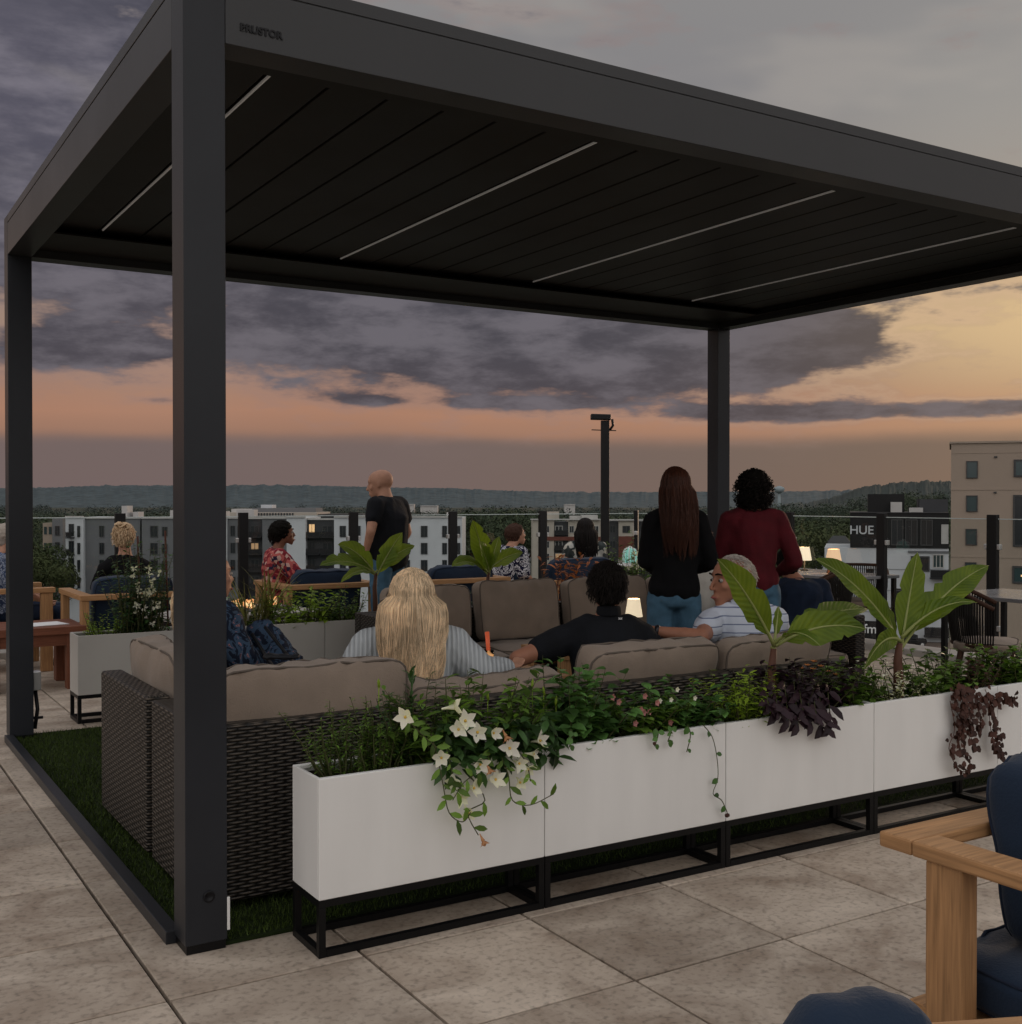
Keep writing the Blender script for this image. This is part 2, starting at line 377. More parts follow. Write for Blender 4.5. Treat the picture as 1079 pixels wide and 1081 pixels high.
# ------------------------------------------------------------------ material palette
mat('frame_metal', (.023, .025, .030), .34, .0, var=.18, vs=1.6, bump=.05, bs=260, spec=.22)
mat('frame_beam', (.034, .035, .038), .34, .0, var=.12, vs=1.6, bump=.05, bs=260, spec=.3)  # lighter copy of the post metal: sheen on the beams put into the colour
mat('louver', (.0105, .0092, .0080), .45, .0, var=.25, vs=1.2)
mat('dark_gap', (.004, .004, .004), .8)
mat('letters', (.008, .008, .01), .4)
mat('led', (.85, .85, .85), .5, emit=.03, ecol=(1, 1, 1))
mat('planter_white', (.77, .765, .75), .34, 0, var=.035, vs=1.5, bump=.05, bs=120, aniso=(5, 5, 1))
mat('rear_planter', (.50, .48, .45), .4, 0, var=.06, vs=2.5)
mat('stand_black', (.005, .005, .0055), .4)
mat('soil', (.02, .014, .01), .95, var=.5, vs=40, bump=1, bs=60)
mat('taupe', (.245, .192, .152), .9, var=.10, vs=6, bump=.25, bs=160, sheen=.15)
mat('taupe_piping', (.12, .098, .082), .8)
mat('navy', (.011, .023, .047), .85, var=.12, vs=6, bump=.2, bs=150, sheen=.1)
mat('navy_piping', (.014, .022, .042), .85)
wicker('wicker', (.125, .103, .082), (.003, .0026, .002), .072, .0125)
wicker('wicker_dark', (.075, .056, .042), (.004, .003, .0025), .05, .013)
wood('teak', (.43, .235, .108)); wood('red_wood', (.20, .072, .040)); wood('light_wood', (.55, .36, .22))
mat('post_black', (.006, .006, .007), .45, spec=.3)
mat('clamp', (.55, .55, .55), .35, .8)
glassmat('glass'); glassmat('tumbler', (.95, .95, .93))
mat('glass_edge', (.55, .62, .62), .2, 0)
mat('concrete', (.42, .40, .37), .8, var=.12, vs=4, bump=.1)
mat('white_paint', (.75, .75, .74), .5, var=.04)
mat('denim', (.060, .130, .200), .85, var=.35, vs=9, bump=.3, bs=220)
mat('denim_dark', (.018, .035, .065), .85, var=.3, vs=9, bump=.3, bs=220)
mat('black_cloth', (.005, .005, .006), .95, var=.3, vs=8, bump=.3, bs=160, spec=.15)
mat('polo_black', (.008, .009, .012), .9, var=.3, vs=8, bump=.3, bs=200, spec=.2)
mat('maroon', (.085, .008, .013), .85, var=.18, vs=14, bump=.35, bs=120)
mat('navy_cloth', (.012, .020, .042), .9, var=.3, vs=8, bump=.3, bs=160, spec=.2)
mat('white_cloth', (.58, .56, .52), .85, var=.08, vs=8)
mat('skin', (.44, .235, .16), .5, var=.08, vs=20); mat('skin_tan', (.33, .15, .095), .5, var=.08, vs=20); mat('skin_brown', (.20, .088, .055), .5, var=.08, vs=20)
mat('lip', (.30, .09, .08), .5); mat('eye', (.30, .27, .25), .3); mat('iris', (.02, .012, .008), .2)
mat('shoe', (.02, .018, .017), .5)
mat('hair_blonde', (.74, .56, .37), .5, var=.35, vs=9, island=.5); mat('hair_blonde_core', (.30, .21, .13), .8, var=.4, vs=30)
mat('hair_light', (.60, .44, .28), .5, island=.3); mat('hair_light_core', (.34, .22, .13), .8, var=.3, vs=40)
mat('hair_dark', (.009, .006, .005), .55, island=.4, spec=.2); mat('hair_dark_core', (.005, .004, .003), .8, spec=.1)
mat('hair_red', (.060, .020, .011), .5, island=.4, spec=.25); mat('hair_red_core', (.018, .007, .004), .8, spec=.1)
mat('hair_grey', (.46, .42, .38), .6, island=.35); mat('hair_grey_core', (.36, .31, .27), .8)
mat('hair_brown', (.10, .045, .028), .5, island=.4); mat('hair_brown_core', (.05, .024, .016), .8)
pattern('sweater', [(0, (.33, .355, .375)), (.5, (.42, .45, .47)), (1, (.47, .50, .52))], 15, 'rib')
pattern('polo_stripe', [(0, (.50, .54, .63)), (.955, (.14, .17, .27))], 7.5, 'stripe')
pattern('floral_red', [(0, (.20, .02, .03)), (.45, (.45, .11, .10)), (.72, (.55, .35, .30)), (.86, (.03, .02, .05))], 34)
pattern('swirl', [(0, (.015, .015, .04)), (.47, (.62, .62, .66)), (.54, (.015, .015, .04)), (.60, (.62, .62, .66)), (.66, (.02, .02, .06))], 9, 'noise')
pattern('plaid_blue', [(0, (.03, .05, .11)), (.46, (.34, .38, .46)), (.52, (.04, .07, .15)), (.6, (.28, .32, .42))], 16, 'noise')
pattern('plaid_dark', [(0, (.01, .015, .03)), (.5, (.04, .07, .12)), (.66, (.25, .13, .14)), (.7, (.01, .012, .02))], 14, 'noise')
pattern('plaid_light', [(0, (.04, .05, .05)), (.4, (.45, .45, .42)), (.6, (.06, .07, .07)), (.8, (.5, .48, .42))], 22)
mat('leaf_green', (.095, .165, .030), .4, island=.75, trans=.3); mat('leaf_dark', (.040, .085, .026), .35, island=.7, trans=.2)
mat('leaf_lime', (.22, .31, .035), .4, island=.6, trans=.35); mat('leaf_purple', (.020, .009, .014), .4, island=.5, trans=.08)
mat('leaf_brown', (.055, .022, .016), .5, island=.5, trans=.1); mat('leaf_grass', (.16, .15, .05), .5, island=.5, trans=.2)
mat('leaf_orange', (.35, .11, .035), .5, island=.5, trans=.2); mat('leaf_round', (.070, .150, .040), .34, island=.6, trans=.2)
mat('stem', (.06, .065, .025), .6); mat('stem_brown', (.09, .035, .025), .7)
mat('petal', (.80, .77, .70), .5, trans=.3); mat('petal_centre', (.65, .42, .08), .6); mat('petal_wilted', (.50, .25, .12), .7)
mat('petal_orange', (.62, .23, .08), .6, trans=.2); mat('petal_pink', (.45, .20, .19), .6, trans=.2)
mat('lampshade', (.9, .8, .6), .7, emit=.6, ecol=(1, .82, .56)); mat('lampshade_warm', (.8, .6, .4), .7, emit=.45, ecol=(1, .62, .34))
mat('lamp_metal', (.02, .02, .02), .4, .5); mat('flame', (.8, .35, .1), .5, emit=.55, ecol=(1, .50, .20))
mat('flame_core', (1, .8, .4), .5, emit=.9, ecol=(1, .70, .34)); mat('cocktail', (.75, .13, .05), .2, emit=.12, ecol=(1, .2, .1)); mat('rock', (.1, .09, .085), .8, var=.3)
mat('paper', (.75, .75, .76), .7); mat('teal_glow', (.25, .6, .52), .4, emit=.25, ecol=(.4, .9, .75))
mat('bag_black', (.012, .013, .016), .5, var=.3, vs=20, bump=.4, bs=60); mat('watch', (.03, .03, .035), .25, .6)

# banana leaf: ribs across the blade
def bananamat():
    m = bpy.data.materials.new('banana_leaf'); m.use_nodes = True; N = m.node_tree.nodes; L = m.node_tree.links; b = N['Principled BSDF']
    at_ = N.new('ShaderNodeAttribute'); at_.attribute_name = 'UVMap'; s_ = N.new('ShaderNodeSeparateXYZ'); L.new(at_.outputs['Vector'], s_.inputs[0])
    w = N.new('ShaderNodeMath'); w.operation = 'MULTIPLY'; w.inputs[1].default_value = 150; L.new(s_.outputs[0], w.inputs[0])
    a = N.new('ShaderNodeMath'); a.operation = 'ABSOLUTE'; a2 = N.new('ShaderNodeMath'); a2.operation = 'SUBTRACT'; a2.inputs[1].default_value = .5
    L.new(s_.outputs[1], a2.inputs[0]); L.new(a2.outputs[0], a.inputs[0])
    k = N.new('ShaderNodeMath'); k.operation = 'MULTIPLY_ADD'; k.inputs[1].default_value = -30; L.new(a.outputs[0], k.inputs[0]); L.new(w.outputs[0], k.inputs[2])
    sn = N.new('ShaderNodeMath'); sn.operation = 'SINE'; L.new(k.outputs[0], sn.inputs[0])
    tcx = N.new('ShaderNodeTexCoord'); n = N.new('ShaderNodeTexNoise'); n.inputs['Scale'].default_value = 6; L.new(tcx.outputs['Object'], n.inputs[0])
    mr = N.new('ShaderNodeMapRange'); mr.inputs[1].default_value = -1; mr.inputs[3].default_value = 0; mr.inputs[4].default_value = .11; L.new(sn.outputs[0], mr.inputs[0])
    ad = N.new('ShaderNodeMath'); L.new(n.outputs[0], ad.inputs[0]); L.new(mr.outputs[0], ad.inputs[1])
    r = N.new('ShaderNodeValToRGB'); r.color_ramp.elements[0].position = .35; r.color_ramp.elements[1].position = .85
    r.color_ramp.elements[0].color = (.055, .105, .014, 1); r.color_ramp.elements[1].color = (.21, .28, .026, 1); L.new(ad.outputs[0], r.inputs[0])
    e = r.color_ramp.elements.new(.6); e.color = (.115, .185, .018, 1)
    L.new(r.outputs[0], b.inputs['Base Color']); b.inputs['Roughness'].default_value = .42; b.inputs['Specular IOR Level'].default_value = .25
    bp = N.new('ShaderNodeBump'); bp.inputs['Strength'].default_value = .35; bp.inputs['Distance'].default_value = .004; L.new(sn.outputs[0], bp.inputs['Height']); L.new(bp.outputs[0], b.inputs['Normal'])
    t = N.new('ShaderNodeBsdfTranslucent'); mx = N.new('ShaderNodeMixShader'); mx.inputs[0].default_value = .45; t.inputs[0].default_value = (.20, .28, .02, 1)
    L.new(b.outputs[0], mx.inputs[1]); L.new(t.outputs[0], mx.inputs[2]); L.new(mx.outputs[0], N['Material Output'].inputs[0]); MATS['banana_leaf'] = m
bananamat(); mat('midrib', (.30, .33, .12), .5, trans=.2); mat('banana_stem', (.10, .045, .03), .6, var=.4, vs=14, aniso=(1, 1, .25))

# paver stone: warm travertine look, tone per paver in attribute 'tone'
def pavermat():
    m = bpy.data.materials.new('paver'); m.use_nodes = True; N = m.node_tree.nodes; L = m.node_tree.links; b = N['Principled BSDF']
    tcx = N.new('ShaderNodeTexCoord'); mp = N.new('ShaderNodeMapping'); mp.inputs['Scale'].default_value = (1.15, 1.5, 1); mp.inputs['Rotation'].default_value = (0, 0, .6); L.new(tcx.outputs['Object'], mp.inputs[0])
    at_ = N.new('ShaderNodeAttribute'); at_.attribute_name = 'tone'
    of = N.new('ShaderNodeVectorMath'); of.operation = 'MULTIPLY_ADD'; of.inputs[1].default_value = (40, 70, 10); L.new(at_.outputs['Vector'], of.inputs[0]); L.new(mp.outputs[0], of.inputs[2])
    n = N.new('ShaderNodeTexNoise'); n.inputs['Scale'].default_value = 2.2; n.inputs['Detail'].default_value = 9; n.inputs['Roughness'].default_value = .62; n.inputs['Distortion'].default_value = .8; L.new(of.outputs[0], n.inputs[0])
    n2 = N.new('ShaderNodeTexNoise'); n2.inputs['Scale'].default_value = 42; n2.inputs['Detail'].default_value = 6; L.new(tcx.outputs['Object'], n2.inputs[0])
    r = N.new('ShaderNodeValToRGB'); e = r.color_ramp.elements; e[0].position = .30; e[1].position = .72; e[0].color = (.27, .205, .155, 1); e[1].color = (.60, .51, .42, 1)
    x = e.new(.5); x.color = (.44, .365, .295, 1); L.new(n.outputs[0], r.inputs[0])
    pit = N.new('ShaderNodeMapRange'); pit.inputs[1].default_value = .30; pit.inputs[2].default_value = .50; pit.inputs[3].default_value = .62; pit.inputs[4].default_value = 1; L.new(n2.outputs[0], pit.inputs[0])
    sc_ = N.new('ShaderNodeVectorMath'); sc_.operation = 'SCALE'; L.new(r.outputs[0], sc_.inputs[0]); L.new(pit.outputs[0], sc_.inputs['Scale'])
    tn = N.new('ShaderNodeMapRange'); tn.inputs[3].default_value = .84; tn.inputs[4].default_value = 1.12; L.new(at_.outputs['Fac'], tn.inputs[0])
    s2 = N.new('ShaderNodeVectorMath'); s2.operation = 'SCALE'; L.new(sc_.outputs[0], s2.inputs[0]); L.new(tn.outputs[0], s2.inputs['Scale']); L.new(s2.outputs[0], b.inputs['Base Color'])
    # brown weather stains here and there
    n3 = N.new('ShaderNodeTexNoise'); n3.inputs['Scale'].default_value = 1.1; L.new(tcx.outputs['Object'], n3.inputs[0])
    m3 = N.new('ShaderNodeMapRange'); m3.inputs[1].default_value = .55; m3.inputs[2].default_value = .75; m3.inputs[3].default_value = 0; m3.inputs[4].default_value = .12; L.new(n3.outputs[0], m3.inputs[0])
    mx = N.new('ShaderNodeMix'); mx.data_type = 'RGBA'; L.new(m3.outputs[0], mx.inputs[0]); L.new(s2.outputs[0], mx.inputs[6]); mx.inputs[7].default_value = (.22, .15, .10, 1); L.new(mx.outputs[2], b.inputs['Base Color'])
    bp = N.new('ShaderNodeBump'); bp.inputs['Strength'].default_value = .35; bp.inputs['Distance'].default_value = .004; L.new(n2.outputs[0], bp.inputs['Height']); L.new(bp.outputs[0], b.inputs['Normal'])
    b.inputs['Roughness'].default_value = .62; b.inputs['Specular IOR Level'].default_value = .25; MATS['paver'] = m
pavermat()

# ------------------------------------------------------------------ setting: terrace floor
DX0, DX1, DY0, DY1 = -6.5, 8.05, -8.5, 8.0
g = G(); g.bx(DX0, DX1, DY0, DY1, -.35, -.022); struct(g.build('terrace_slab', 'dark_gap'))
g = G(); tones = []
def paver(x0, x1, y0, y1):
    n0 = len(g.f); b = .0035; t = random.random()
    z = random.uniform(-.0006, .0006)
    vs = [(x0, y0, -.02), (x1, y0, -.02), (x1, y1, -.02), (x0, y1, -.02), (x0, y0, z-b), (x1, y0, z-b), (x1, y1, z-b), (x0, y1, z-b), (x0+b, y0+b, z), (x1-b, y0+b, z), (x1-b, y1-b, z), (x0+b, y1-b, z)]
    g.add(vs, [[0, 1, 5, 4], [1, 2, 6, 5], [2, 3, 7, 6], [3, 0, 4, 7], [4, 5, 9, 8], [5, 6, 10, 9], [6, 7, 11, 10], [7, 4, 8, 11], [8, 9, 10, 11]])
    tones.extend([t]*12)
PW, PH = .6415, .617; gap = .0058
x = -.135-PW*10
while x < DX1:
    y = .317-PH*14
    while y < DY1:
        if not (x > -.01 and x+PW < 5.6 and y > 0 and y+PH < 4.0): paver(max(x, DX0)+gap, min(x+PW, DX1)-gap, max(y, DY0)+gap, min(y+PH, DY1)-gap)
        y += PH
    x += PW
o = g.build('terrace_floor', 'paver'); a = o.data.attributes.new('tone', 'FLOAT', 'POINT'); a.data.foreach_set('value', tones); struct(o)
# artificial grass mat under the roof, in a dark steel edging
mat('turf_base', (.010, .018, .003), .95, var=.3, vs=30); mat('turf_blade', (.038, .062, .009), .6, island=.5)
g = G(); g.bx(.02, 5.93, .02, 4.02, .002, .014); struct(g.build('turf_backing', 'turf_base'))
g = G()
def blades(n, x0, x1, y0, y1, h=.022):
    for _ in range(n):
        p = Vector((random.uniform(x0, x1), random.uniform(y0, y1), .012)); a = random.uniform(0, 6.28); w = random.uniform(.0015, .0028)
        d = Vector((math.cos(a)*w, math.sin(a)*w, 0)); t = Vector((random.uniform(-.012, .012), random.uniform(-.012, .012), h*random.uniform(.6, 1.2)))
        g.add([p-d, p+d, p+t], [[0, 1, 2]])
blades(24000, .03, .6, .03, 4.0); blades(26000, .6, 2.4, 1.9, 4.0); blades(9000, .5, 5.9, .03, .3)
o = g.build('turf', 'turf_blade', uv=False); o['kind'] = 'stuff'; tag(o, 'dark green artificial grass mat laid under the pergola', 'artificial grass')
g = G(); g.bx(-.03, .02, .13, 3.9, 0, .045, .003)
tag(g.build('steel_edging', 'frame_metal'), 'dark metal edging strip along the left side of the grass mat', 'edging')

# ------------------------------------------------------------------ pergola
LX, LY, ZB, ZT, PWD = 5.9476, 4.0353, 3.0183, 3.2665, .14
perg = thing('pergola', 'large charcoal metal pergola with louvered roof over the lounge seating', 'pergola', (0, 0, 0))
for (x0, y0) in ((0, 0), (0, LY-PWD), (LX-PWD, LY-PWD), (LX-PWD, 0)):
    g = G(); g.bx(x0, x0+PWD, y0, y0+PWD, .03, ZT-.001, .003); p = g.build('post', 'frame_metal', perg)
    g = G(); g.bx(x0+.004, x0+PWD-.004, y0+.004, y0+PWD-.004, .0, .034, .002); g.build('base_plate', 'stand_black', p)
    # folded cover lines
    if (x0, y0) == (0, 0):
        g = G(); g.lathe((PWD*.55, -.0015, .185), [(.019, .0), (.019, .003), (.013, .0035), (.012, .001)], 24, axis=Vector((0, -1, 0))); g.build('power_inlet', 'letters', p)
        g = G(); g.bx(PWD-.001, PWD+.009, -.001, .010, .06, .17, .002); g.build('led_marker', 'white_paint', p)  # small LED marker strip, its brightness put in as white paint
    if x0 == 0 and y0 > 1:
        g = G(); g.bx(PWD+.001, PWD+.05, y0+.03, y0+.11, .30, .42, .006); g.build('outlet_box', 'clamp', p)
        g = G(); g.tube([(PWD+.02, y0+.07, .3), (PWD+.03, y0+.05, .18), (PWD+.01, y0+.03, .06)], .012, 8); g.bx(PWD, PWD+.06, y0+.03, y0+.05, .12, .135); g.build('cable', 'letters', p)
zb, zt = ZB, ZT; t = .14
gr = .006; zg = zt-.055      # groove under the capping
def beam(x0, x1, y0, y1):
    b = G(); b.bx(x0, x1, y0, y1, zb, zg, .002); b.bx(x0+.004, x1-.004, y0+.004, y1-.004, zg, zg+gr); b.bx(x0, x1, y0, y1, zg+gr, zt, .002); return b
beam(t+.001, LX-t-.001, .0005, t).build('beam', 'frame_beam', perg); beam(t+.001, LX-t-.001, LY-t, LY-.0005).build('beam', 'frame_beam', perg)
beam(.0005, t, t+.001, LY-t-.001).build('beam', 'frame_beam', perg); beam(LX-t, LX-.0005, t+.001, LY-t-.001).build('beam', 'frame_beam', perg)
g = G()
g.bx(t, .177, .4, 3.36, zb+.045, zb+.055); g.bx(5.752, LX-t, .4, 3.36, zb+.045, zb+.055); g.bx(t, LX-t, 3.36, LY-t, zb+.046, zb+.056); g.bx(t, LX-t, t, .40, zb+.076, zb+.084)
for i in range(14):
    pass
g.build('gutter', 'louver', perg)
NL = 22; x0 = .177; lw = .2533
for i in range(NL):
    g = G(); g.bx(x0+i*lw+.008, x0+(i+1)*lw-.004, t+.02, LY-t-.02, zb+.09, zb+.115, .004)
    g.build('louver', 'louver', perg)

for xs in (.44, 1.96, 3.48, 5.0):
    g = G(); g.bx(xs, xs+.0075, .42, 3.31, zb+.082, zb+.0915); g.build('light_strip', 'led', perg)
g = G(); g.bx(t+.002, LX-t-.002, t+.002, LY-t-.002, zb+.15, zb+.17); g.build('gap_backing', 'dark_gap', perg)  # added dark sheet above the louvers, so the gaps between them look dark
tm = textmesh('BRUSTOR', .034, 'lettering', 'letters', perg, .0015, .0014); tm.rotation_euler = (math.pi/2, 0, 0); tm.location = (.264, -.002, 3.072)

# ------------------------------------------------------------------ glass railing
RY, RX = 7.88, 8.0
def railpost(p, ang):
    r = thing('railing_post', 'black flat railing post with pale clamps', 'railing post', p, ang)
    g = G(); g.box((0, 0, .685), (.10, .05, 1.37), None, .004); g.build('post', 'post_black', r)
    for s in (-1, 1):
        for z in (.35, 1.08):
            g = G(); g.box((s*.066, 0, z), (.03, .045, .05), None, .006); g.build('clamp', 'clamp', r)
    return r
rear = [(-5.94+1.25*i, RY) for i in range(11)]; side = [(RX, 6.43-1.245*i) for i in range(12)]
seen = {2: 'black railing post at the far left beyond the grey haired woman', 6: 'black railing post', }
RP = []
for (x, y) in rear: RP.append(railpost((x, y, 0), 0))
for (x, y) in side: RP.append(railpost((x, y, 0), math.pi/2))
pl = RP
def pxof(o):
    d = Vector(o.location)-Vector((CX, CY, 0)); return 539.5+FPX*d.dot(RT)/d.dot(FW), d.dot(FW)
for o in RP:
    o['group'] = 'posts of the glass railing'
    px, D = pxof(o)
    if D < .5 or px > 1100 or px < -20: bpy.data.objects.remove(o) if False else None
names = ['behind the woman with pinned blonde hair', 'between the two standing women', 'just right of the near pergola post', 'left of the standing bald man', 'just right of the standing bald man', 'left of the woman with long dark hair', 'to the right of the woman in maroon', 'in front of the black building with white letters', 'in front of the beige building']
keys = [128, 735, 253, 371, 476, 570, 833, 931, 1047]
for o in RP:
    px, D = pxof(o)
    if D > 1:
        for k, nm in zip(keys, names):
            if abs(px-k) < 15: o['label'] = 'black railing post with pale clamps, '+nm
            
def pane(a, b, z0, z1, label):
    a = Vector((*a[:2], 0)); b = Vector((*b[:2], 0)); d = (b-a).normalized(); n = Vector((d.y, -d.x, 0))*.006; a = a+d*.055; b = b-d*.055
    r = thing('glass_panel', label, 'glass panel', (a+b)/2, 0, 'clear panels of the railing'); c = (a+b)/2; A = a-c; B = b-c
    g = G(); g.add([A+Vector((0, 0, z0)), B+Vector((0, 0, z0)), B+Vector((0, 0, z1)), A+Vector((0, 0, z1))], [[0, 1, 2, 3]]); g.build('pane', 'glass', r)
    g = G(); z = Vector((0, 0, 1)); g.add([A-n+z*z1, B-n+z*z1, B+n+z*z1, A+n+z*z1, A-n+z*(z1-.008), B-n+z*(z1-.008), B+n+z*(z1-.008), A+n+z*(z1-.008)], [[0, 1, 2, 3], [4, 5, 1, 0], [6, 7, 3, 2]]); g.build('edge', 'glass_edge', r)
for L_ in (rear+[(RX, RY)], [(RX, RY)]+side):
    for a, b in zip(L_[:-1], L_[1:]): pane(a, b, .12, 1.335, 'clear frameless glass railing panel between two black posts')
o = railpost((RX, RY, 0), math.pi/4); o['group'] = 'posts of the glass railing'; o['label'] = 'black railing post at the corner of the terrace beside the light mast'
g = G(); g.bx(RX-.02, RX+.30, DY0, RY+.3, -.30, .065, .01); g.bx(DX0, RX-.02, RY+.02, RY+.3, -.30, .06, .01); o = g.build('parapet_curb', 'concrete'); tag(o, 'pale concrete curb along the foot of the glass railing', 'curb')

# light mast at the terrace corner
D = 14.3; p = at(638.5, D)
r = thing('light_mast', 'tall black mast with a flat floodlight head beyond the sofas', 'light mast', p, -YAW)
g = G(); g.box((0, 0, 1.25), (.105, .07, 2.5), None, .004); g.build('pole', 'post_black', r)
g = G(); g.box((-.055, 0, 2.545), (.25, .14, .07), (0, .03, 0), .01); g.build('lamp_head', 'post_black', r)
g = G(); g.tube([(.09, 0, 2.52), (.10, 0, 2.44), (.06, 0, 2.38)], .016, 8); g.tube([(-.17, 0, 2.385), (.14, 0, 2.375)], .007, 6); g.build('bracket', 'post_black', r)
# ------------------------------------------------------------------ planters and seating
def planter(x, y, W=.884, Dp=.24, z0=.19, z1=.59, m='planter_white', label='', group=None):
    r = thing('planter', label, 'planter', (x, y, 0), 0, group)      # origin: front left corner
    e = .002; w = .012; g = G()
    g.bx(e, W-e, 0, w, z0, z1, .003); g.bx(e, W-e, Dp-w, Dp, z0, z1, .003); g.bx(e, e+w, w+.0005, Dp-w-.0005, z0, z1-.0005, .002); g.bx(W-e-w, W-e, w+.0005, Dp-w-.0005, z0, z1-.0005, .002); g.bx(e+w, W-e-w, w, Dp-w, z0+.002, z0+.02)
    # folded rim
    g.bx(e+w, W-e-w, w, w+.014, z1-.012, z1-.002); g.bx(e+w, W-e-w, Dp-w-.014, Dp-w, z1-.012, z1-.002)
    g.build('box', m, r)
    g = G(); s = .024
    for xx in (e, W-e-s):
        for yy in (.0, Dp-s): g.bx(xx, xx+s, yy, yy+s, 0, z0-s-.001, .001)
        g.bx(xx, xx+s, s+.001, Dp-s-.001, 0.001, s-.001); 
    for yy in (0, Dp-s): g.bx(e+s+.001, W-e-s-.001, yy, yy+s, .001, s)
    g.bx(e, W-e, 0, s, z0-s, z0-.001); g.bx(e, W-e, Dp-s, Dp, z0-s, z0-.001); g.bx(e, e+s, s, Dp-s, z0-s, z0-.0015); g.bx(W-e-s, W-e, s, Dp-s, z0-s, z0-.0015)
    g.build('stand', 'stand_black', r)
    g = G(); n = 14
    V = [(e+w+(W-2*e-2*w)*i/n, w+(Dp-2*w)*j/4, z1-.035+random.uniform(-.008, .012)) for j in range(5) for i in range(n+1)]
    g.add(V, [[j*(n+1)+i, j*(n+1)+i+1, (j+1)*(n+1)+i+1, (j+1)*(n+1)+i] for j in range(4) for i in range(n)], True); g.build('soil', 'soil', r)
    return r
XP, YP = .3632, -.25
fl = ['white rectangular planter with white trumpet flowers, nearest the charcoal pergola post', 'white planter with round leafed vines, second from the near pergola post', 'white planter holding the dark purple vine and the first banana plant', 'white planter holding the second banana plant and the brown trailing coleus', 'white planter at the right edge of the photo, fifth in the front row', 'white planter at the far right end of the front row']
for i in range(6): planter(XP+.8836*i, YP, label=fl[i], group='white planters in the front row')
rl = ['pale planter with white flowered shrub and red brown stakes beyond the pergola, far left', 'pale planter hidden partly by the near pergola post, with tall grassy plant', 'pale planter with bright green leafy plants behind the sofa', 'pale planter holding the banana plant in front of the bald man', 'pale planter holding the banana plant behind the rear sofa', 'pale planter with orange leafed croton behind the rear sofa']
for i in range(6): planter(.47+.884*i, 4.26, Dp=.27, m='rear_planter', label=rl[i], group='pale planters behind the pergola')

# ---- wicker sectional sofa modules; local: back along y=0 (outside face), seat toward +y, width W centred
def sofa(name, label, x, y, rz, W=.82, Dp=.80, back=True, lside=False, rside=False, cush=True, ctop=.46, cth=.16, cl=(0, .0), seat_top=.44, m='wicker', lean=-.12, seed=1, csag=0, cx=0, cw=None, lc=False, p=7):
    r = thing(name, label, 'sofa section', (x, y, 0), rz, 'wicker sofa sections with taupe cushions')
    g = G(); a = W/2
    if back: g.bx(-a, a, 0, .10, .045, .69, .012)
    if lside: g.bx(-a, -a+.10, .102, Dp, .045, .69, .012)
    if rside: g.bx(a-.10, a, .102, Dp, .045, .69, .012)
    xl = -a+(.102 if lside else 0.001); xr = a-(.102 if rside else 0.001); y0 = .102 if back else .001
    g.bx(xl, xr, y0, Dp, .045, .30, .01); g.build('wicker_frame', m, r)
    g = G()
    for sx in (-1, 1):
        for yy in (.06, Dp-.06): g.lathe((sx*(a-.06), yy, 0), [(.018, 0), (.022, .046)], 10)
    g.build('feet', 'stand_black', r)
    sw = xr-xl-.01; sy = Dp-y0
    put_cushion('seat_cushion', r, (sw, .15, sy), ((xl+xr)/2, y0+sy/2, .37), (math.pi/2, 0, 0), p=7, puff=.18, seed=seed, res=10)
    if cush:
        cw = cw or sw-.03
        put_cushion('back_cushion', r, (cw, cth*1.25, ctop), ((xl+xr)/2+cx, y0+cth*.62+cl[0], seat_top+ctop/2+cl[1]), (lean, 0, 0), p=p, puff=.34, seed=seed+5, sag=csag)
    if lc: put_cushion('back_cushion', r, (sy-.2, cth*1.2, ctop-.02), (xl+cth*.62, y0+sy/2+.08, seat_top+ctop/2-.01), (lean, 0, -math.pi/2), p=5, puff=.38, seed=seed+9)
    return r
SX, SY = .13, .29
S1 = sofa('sofa_section', 'wicker corner sofa section behind the near charcoal post, with a large taupe back cushion', SX+.42, SY, 0, .84, .67, lside=True, seed=1, ctop=.43, cx=.0, cw=.80, cl=(-.06, .0), lean=-.02, p=8)
S2 = sofa('sofa_section', 'wicker sofa section the blonde woman in grey sits on', SX+1.27, SY, 0, .82, .78, seed=2, ctop=.40, cl=(.0, -.06), lean=.25, csag=.12, p=8)
S3 = sofa('sofa_section', 'wicker sofa section the man in the black polo sits on', SX+2.12, SY, 0, .84, .78, seed=3, ctop=.40, cl=(-.02, .0), lean=.28, cx=.03, cw=.76, p=9)
S4 = sofa('sofa_section', 'wicker sofa section the grey haired man sits on, its cushion under his shoulder', SX+2.94, SY, 0, .78, .78, seed=4, ctop=.40, cl=(-.03, -.02), lean=.18, rside=False, cx=.0, cw=.72, p=9)
# left wing, backs toward -x
S5 = sofa('sofa_section', 'wicker end section of the left wing with a taupe cushion leaning over its back', SX-.002, 1.46, -math.pi/2, .86, .80, seed=6, ctop=.42, cl=(.0, .0), lean=.12, cw=.80)
# rear wing, facing the near one
S6 = sofa('sofa_section', 'corner section of the rear wicker sofa, left of its middle cushion', 2.72, 3.86, math.pi, .84, .95, seed=8, ctop=.44, lean=.16, rside=True, m='wicker_dark', cl=(.02, .0))
S7 = sofa('sofa_section', 'middle section of the rear wicker sofa with one wide taupe back cushion', 3.56, 3.86, math.pi, .82, .78, seed=9, ctop=.46, p=9, csag=.03, cw=.70, lean=.16, m='wicker_dark')
S8 = sofa('sofa_section', 'right section of the rear wicker sofa behind the man in the black polo', 4.40, 3.86, math.pi, .82, .78, seed=11, ctop=.44, p=9, lean=.16, m='wicker_dark')
S9 = sofa('sofa_section', 'rear wicker sofa section where a person in a white shirt sits', 5.24, 3.86, math.pi, .82, .78, seed=12, ctop=.44, lean=.16, m='wicker_dark')
